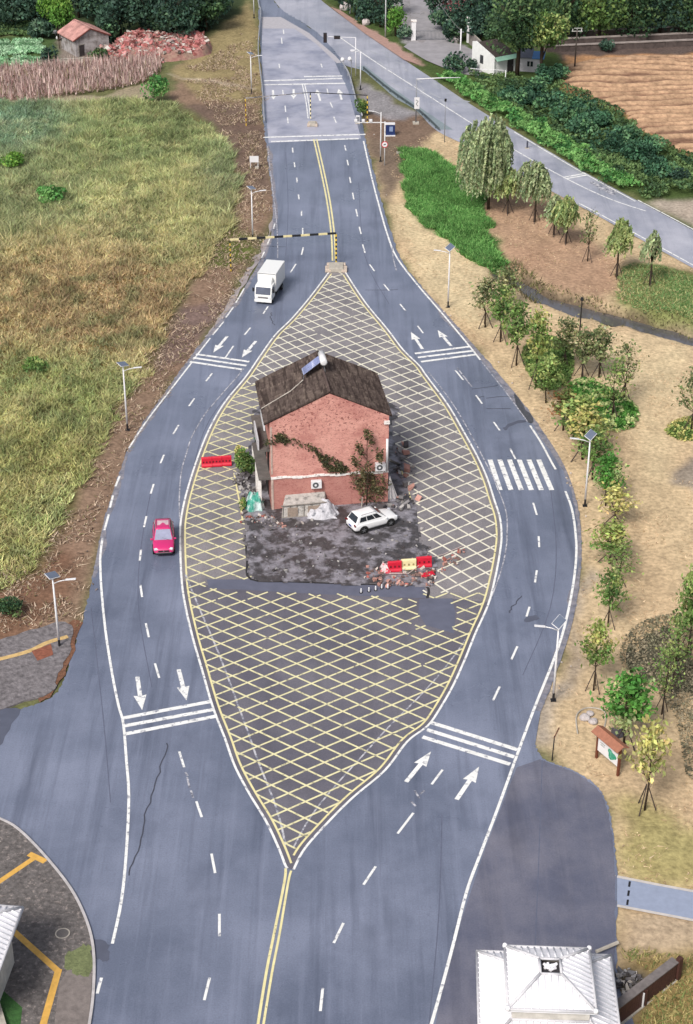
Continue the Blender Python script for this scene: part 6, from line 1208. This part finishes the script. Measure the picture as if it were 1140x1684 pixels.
w_ = obj('window', MB().box(WL*.55, -.03, 1.35, .9, .06, .8), GLASS, t); obj('window_frame', MB().box(WL*.55, -.07, 1.35, .06, .03, .86), WHITE, w_); obj('drainpipe', MB().tube([(.1, -.1, 0), (.1, -.1, 2.3)], .07, 6), DARK, t)
# compound gate
for x, y, lab in [(680, 67, 'left white gate pillar beside the grey green bush'), (737, 66, 'right white gate pillar of the compound drive'), (771, 70, 'tall pale wall pillar behind the white utility pole')]:
    t = thing('gate_pillar', lab, 'gate pillar', base_at(x, y)); hp = 3.2 if x < 770 else 4.2; obj('shaft', MB().box(0, 0, hp/2-.1, .75, .75, hp), WHITE, t); obj('cap', MB().box(0, 0, hp, .95, .95, .18), PL, t)
p0 = base_at(683, 67); p1 = base_at(734, 67); t = thing('sliding_gate', 'low barred sliding gate across the compound drive', 'gate', p0, math.atan2(p1.y-p0.y, p1.x-p0.x)); Lg = (p1-p0).length; mb = MB()
for k in range(22): mb.tube([(.2+k*(Lg-.4)/21, 0, .1), (.2+k*(Lg-.4)/21, 0, 1.5)], .03, 5)
obj('bar', mb, GREY, t); obj('gate_frame', MB().box(Lg/2, 0, .12, Lg, .1, .08).box(Lg/2, 0, 1.5, Lg, .1, .08), GREY, t)
t = thing('boundary_wall', 'grey boundary wall running from the pale pillar towards the white hut', 'wall', base_at(771, 72)); w1 = base_at(789, 88)-base_at(771, 72); obj('wall_panel', MB().slab([(0, 0, -.2), (w1.x, w1.y, -.2), (w1.x, w1.y, 2.0), (0, 0, 2.2)], .25), mat('grey_wall', c(150, 142, 138), rough=.9, var=.3), t); obj('coping', MB().slab([(0, -.1, 2.25), (w1.x, w1.y-.1, 2.05), (w1.x, w1.y+.4, 2.1), (0, .4, 2.3)], .1), CONC, t)
for k_, (x, y, s_, lab) in enumerate([(735, 41, 1.6, 'big pale boulder on the right side of the compound drive'), (728, 36, 1.0, 'smaller pale boulder behind the big one on the compound drive'), (748, 70, 1.1, 'pale carved stone at the right gate pillar'), (602, 42, 1.2, 'flat beige boulder on the pavement before the dark corner trees'), (566, 16, 1.4, 'beige boulder at the top corner of the old road')]):
    bm = bmesh.new(); bmesh.ops.create_icosphere(bm, subdivisions=2, radius=s_*.6)
    for v_ in bm.verts: v_.co *= .8+.5*float(vnoise(np.array(v_.co.x*2+k_*5), np.array(v_.co.y*2+v_.co.z*2), k_+9))
    me = bpy.data.meshes.new('boulder'); bm.to_mesh(me); bm.free(); me.materials.append(mat('pale_rock', c(206, 196, 194))); o = link('boulder', me); o.location = base_at(x, y)+Vector((0, 0, s_*.35)); tag(o, lab, 'boulder')
sheet('brick_pavement', [(543, 12), (560, 18), (606, 48), (650, 72), (668, 92), (690, 108), (664, 99), (600, 56)], .12, mat('pink_pavers', c(186, 150, 138), rough=.9, var=.2, scale=2))
sheet('compound_drive', [(672, -20), (728, -20), (736, 66), (800, 92), (790, 126), (752, 122), (700, 100), (664, 78), (680, 66)], .13, mat('compound_concrete', c(168, 164, 168), rough=.8, var=.2, scale=.6))
# terrace walls above the ploughed field
for (x0, y0, x1, y1, h_, lab) in [(900, 86, 1180, 74, .9, 'lowest weathered terrace wall above the ploughed field'), (910, 74, 1180, 62, .8, 'middle weathered terrace wall above the ploughed field'), (905, 62, 1180, 50, .9, 'uppermost terrace wall at the foot of the long wood')]:
    a = base_at(x0, y0); b = base_at(x1, y1); v = b-a; t = thing('terrace_wall', lab, 'terrace wall', a, math.atan2(v.y, v.x)); Lw = v.length; mb = MB(); n = 16
    for k in range(n): mb.box(Lw*(k+.5)/n, random.uniform(-.08, .08), h_/2-.2, Lw/n*.985, .5, h_+.4+random.uniform(-.12, .1))
    obj('masonry', mb, mat('dark_masonry', c(96, 84, 80), rough=.95, var=.4, scale=1.5), t); obj('coping', MB().box(Lw/2, .1, h_+.06, Lw, .9, .1), mat('pale_coping', c(164, 152, 146), rough=.9, var=.35, scale=.8), t)
# ploughed field
X, Y = [], []
FP = [(928, 104), (1000, 96), (1300, 86), (1300, 300), (1140, 258), (1075, 235), (1010, 180), (930, 148)]
g = GL(FP); xs = [p.x for p in g]; ys = [p.y for p in g]; ux, uy = np.meshgrid(np.arange(min(xs), min(max(xs), 95), .5), np.arange(min(ys), max(ys), .4)); qx_, qy_ = PX(ux+(vnoise(ux*.3, uy*.3, 3)-.5)*2, uy+(vnoise(ux*.3, uy*.3, 6)-.5)*2); ins = pip(qx_, qy_, FP)
uy0 = uy; ph = (uy-.10*ux)+3.4*(fbm(ux*.07, uy*.10, 12)-.5)*2; uz = .12+.34*np.clip(np.sin(ph*2*PI/2.5), -.6, 1)*(.5+.7*vnoise(ux*.12, uy*.3, 8))+.20*(fbm(ux*.8, uy*.9, 14)-.5); cells = ins[:-1, :-1] & ins[1:, 1:] & ins[1:, :-1] & ins[:-1, 1:]
ii = np.arange(ux.size).reshape(ux.shape); q = np.stack([ii[:-1, :-1], ii[:-1, 1:], ii[1:, 1:], ii[1:, :-1]], -1)[cells]; uz = np.maximum(uz, .0)+np.maximum(ghv(ux, uy), 0)*.8; fe = np.clip(blur(ins.astype(float), 6)*2-1, 0, 1); uz = uz*fe-.12*(1-fe)+.1*fe+ghv(ux, uy)*(1-fe)
me = bpy.data.meshes.new('ploughed_field'); me.from_pydata(np.stack([ux, uy, uz], -1).reshape(-1, 3).tolist(), [], q.tolist()); me.polygons.foreach_set('use_smooth', [True]*len(me.polygons))
pc = np.clip(np.sin(ph*2*PI/2.5+.5)*1.3+(fbm(ux*.25, uy*.5, 16)-.5)*2.4, -1, 1)[..., None]*.5+.5; pcol = np.array(c(200, 164, 132))*pc+np.array(c(146, 112, 92))*(1-pc); pcol *= (.75+.5*fbm(ux*.5, uy*.6, 18))[..., None]  # darker furrows: row shading and moist soil put into the vertex colour
a = me.color_attributes.new('Col', 'FLOAT_COLOR', 'POINT'); a.data.foreach_set('color', np.concatenate([pcol, np.ones(pcol.shape[:2]+(1,))], -1).astype(np.float32).ravel())
me.materials.append(mat('ploughed_soil', (0, 0, 0), rough=.95, var=.4, scale=1.4, bump=.9, bscale=2.5, attr=True, spec=.05)); struct(link('ploughed_field', me))
# farm hut at the top left
a = G(126, 94); b = G(181, 86); v = b-a; t = thing('farm_hut', 'small grey farm hut with worn red tiled roof beside the maize field', 'farm hut', a, math.atan2(v.y, v.x)+.02); WL = v.length; ze = 2.9; za = 4.25; Dh = 6.0
mb = MB(); pro = [(0, 0), (WL, 0), (WL, ze), (WL*.46, za), (0, ze)]; mb.add([(x, 0, z) for x, z in pro]+[(x, Dh, z) for x, z in pro], [(0, 1, 2, 3, 4), (9, 8, 7, 6, 5), (0, 4, 9, 5), (1, 6, 7, 2), (0, 5, 6, 1)]); obj('wall', mb, mat('grey_render', c(186, 180, 180), rough=.9, var=.25, scale=1.5, col2=c(130, 120, 116), c2scale=.9), t)
RT = mat('worn_red_tile', c(214, 162, 154), rough=.9, var=.45, scale=1.8, col2=c(156, 116, 110), c2scale=.9, c2lo=.45, c2hi=.65)
obj('roof_slope', roof(-.5, ze-.15, WL*.46, za+.16, -.25, Dh+.2, 18), RT, t, True); obj('roof_slope', roof(WL+.35, ze-.05, WL*.46, za+.16, -.25, Dh+.2, 18), RT, t, True); obj('verge_trim', MB().tube([(-.5, -.28, ze-.25), (WL*.46, -.28, za+.06), (WL+.35, -.28, ze-.15)], .09, 6), mat('dark_red_trim', c(120, 62, 54), rough=.9), t)
d_ = obj('door', MB().box(WL*.17, -.03, .95, .85, .08, 1.8), mat('dark_door', c(62, 56, 58)), t); obj('door_frame', MB().box(WL*.17, -.05, 1.9, 1.05, .06, .12).box(WL*.17-.5, -.05, .95, .1, .06, 1.85), mat('rusty_frame', c(150, 142, 134)), d_)
t = thing('lean_to', 'dark lean to shelter on the left side of the farm hut', 'shelter', base_at(112, 78)); obj('roof', MB().slab([(-1.3, -1.4, 1.7), (1.1, -1.4, 2.3), (1.1, 1.8, 2.3), (-1.3, 1.8, 1.7)], .1), mat('shelter_roof', c(84, 66, 62), rough=.9, var=.3), t)
for x, y in ((-1.2, -1.3), (1.0, -1.3), (-1.2, 1.7), (1.0, 1.7)): obj('post', MB().tube([(x, y, -.1), (x, y, 1.8)], .07, 6), BARK, t)
t = thing('field_wall', 'long pale low wall between the farm hut yard and the maize field', 'wall', base_at(74, 107)); w1 = base_at(200, 101)-base_at(74, 107); obj('wall_panel', MB().slab([(0, 0, -.2), (w1.x, w1.y, -.2), (w1.x, w1.y, .8), (0, 0, .8)], .3), mat('pale_wall', c(206, 196, 184), rough=.9, var=.2), t); obj('coping', MB().slab([(0, -.08, .86), (w1.x, w1.y-.08, .86), (w1.x, w1.y+.4, .86), (0, .4, .86)], .05), CONC, t)
for k_, (x, y) in enumerate([(92, 55), (97, 64)]): tag(obj('white_sack', MB().tube([(0, 0, -.05), (0, 0, .1), (0, 0, .45), (0, 0, .6)], [.3, .5, .45, .15], 10), WHITE, None, True), ['upper of two white sacks left of the farm hut', 'lower of two white sacks left of the farm hut'][k_], 'sack', 'white sacks').location = base_at(x, y)
# brick rubble mound
MP = [(150, 98), (185, 82), (205, 72), (235, 62), (290, 55), (330, 62), (346, 78), (335, 92), (290, 100), (230, 103), (180, 104)]
g = spline(GL(MP), 5, True); xs = [p.x for p in g]; ys = [p.y for p in g]; ux, uy = np.meshgrid(np.arange(min(xs)-1, max(xs)+1, .4), np.arange(min(ys)-1, max(ys)+1, .5)); ins = blur(pip(ux, uy, [(p.x, p.y) for p in g]).astype(float), 5)
uz = -.55+np.clip(ins*1.4, 0, 1)*(1.7+1.3*(fbm(ux*.25, uy*.2, 5)-.5)*2)*.95; ii = np.arange(ux.size).reshape(ux.shape); q = np.stack([ii[:-1, :-1], ii[:-1, 1:], ii[1:, 1:], ii[1:, :-1]], -1)[ins[:-1, :-1] > .01]
me = bpy.data.meshes.new('rubble_mound'); me.from_pydata(np.stack([ux, uy, uz], -1).reshape(-1, 3).tolist(), [], q.tolist()); me.polygons.foreach_set('use_smooth', [True]*len(me.polygons)); me.materials.append(mat('mound_brick', c(180, 128, 120), rough=.95, var=.45, scale=2.0, bump=.8, col2=c(150, 138, 118), c2scale=.25)); tag(link('rubble_mound', me), 'long mound of broken red bricks between the farm hut and the far road', 'rubble')
r = np.random.default_rng(3); gz_old = ghv
def ghv(x, y): 
    i = np.clip(((x-ux[0, 0])/.4).astype(int), 0, ux.shape[1]-1); j = np.clip(((y-uy[0, 0])/.5).astype(int), 0, ux.shape[0]-1); return uz[j, i]
rubble('brick_rubble', MP, 2600, .15, .8, [c(206, 120, 116), c(222, 150, 146), c(186, 150, 140), c(216, 206, 196), c(160, 96, 90)], 61, .1)
ghv = gz_old
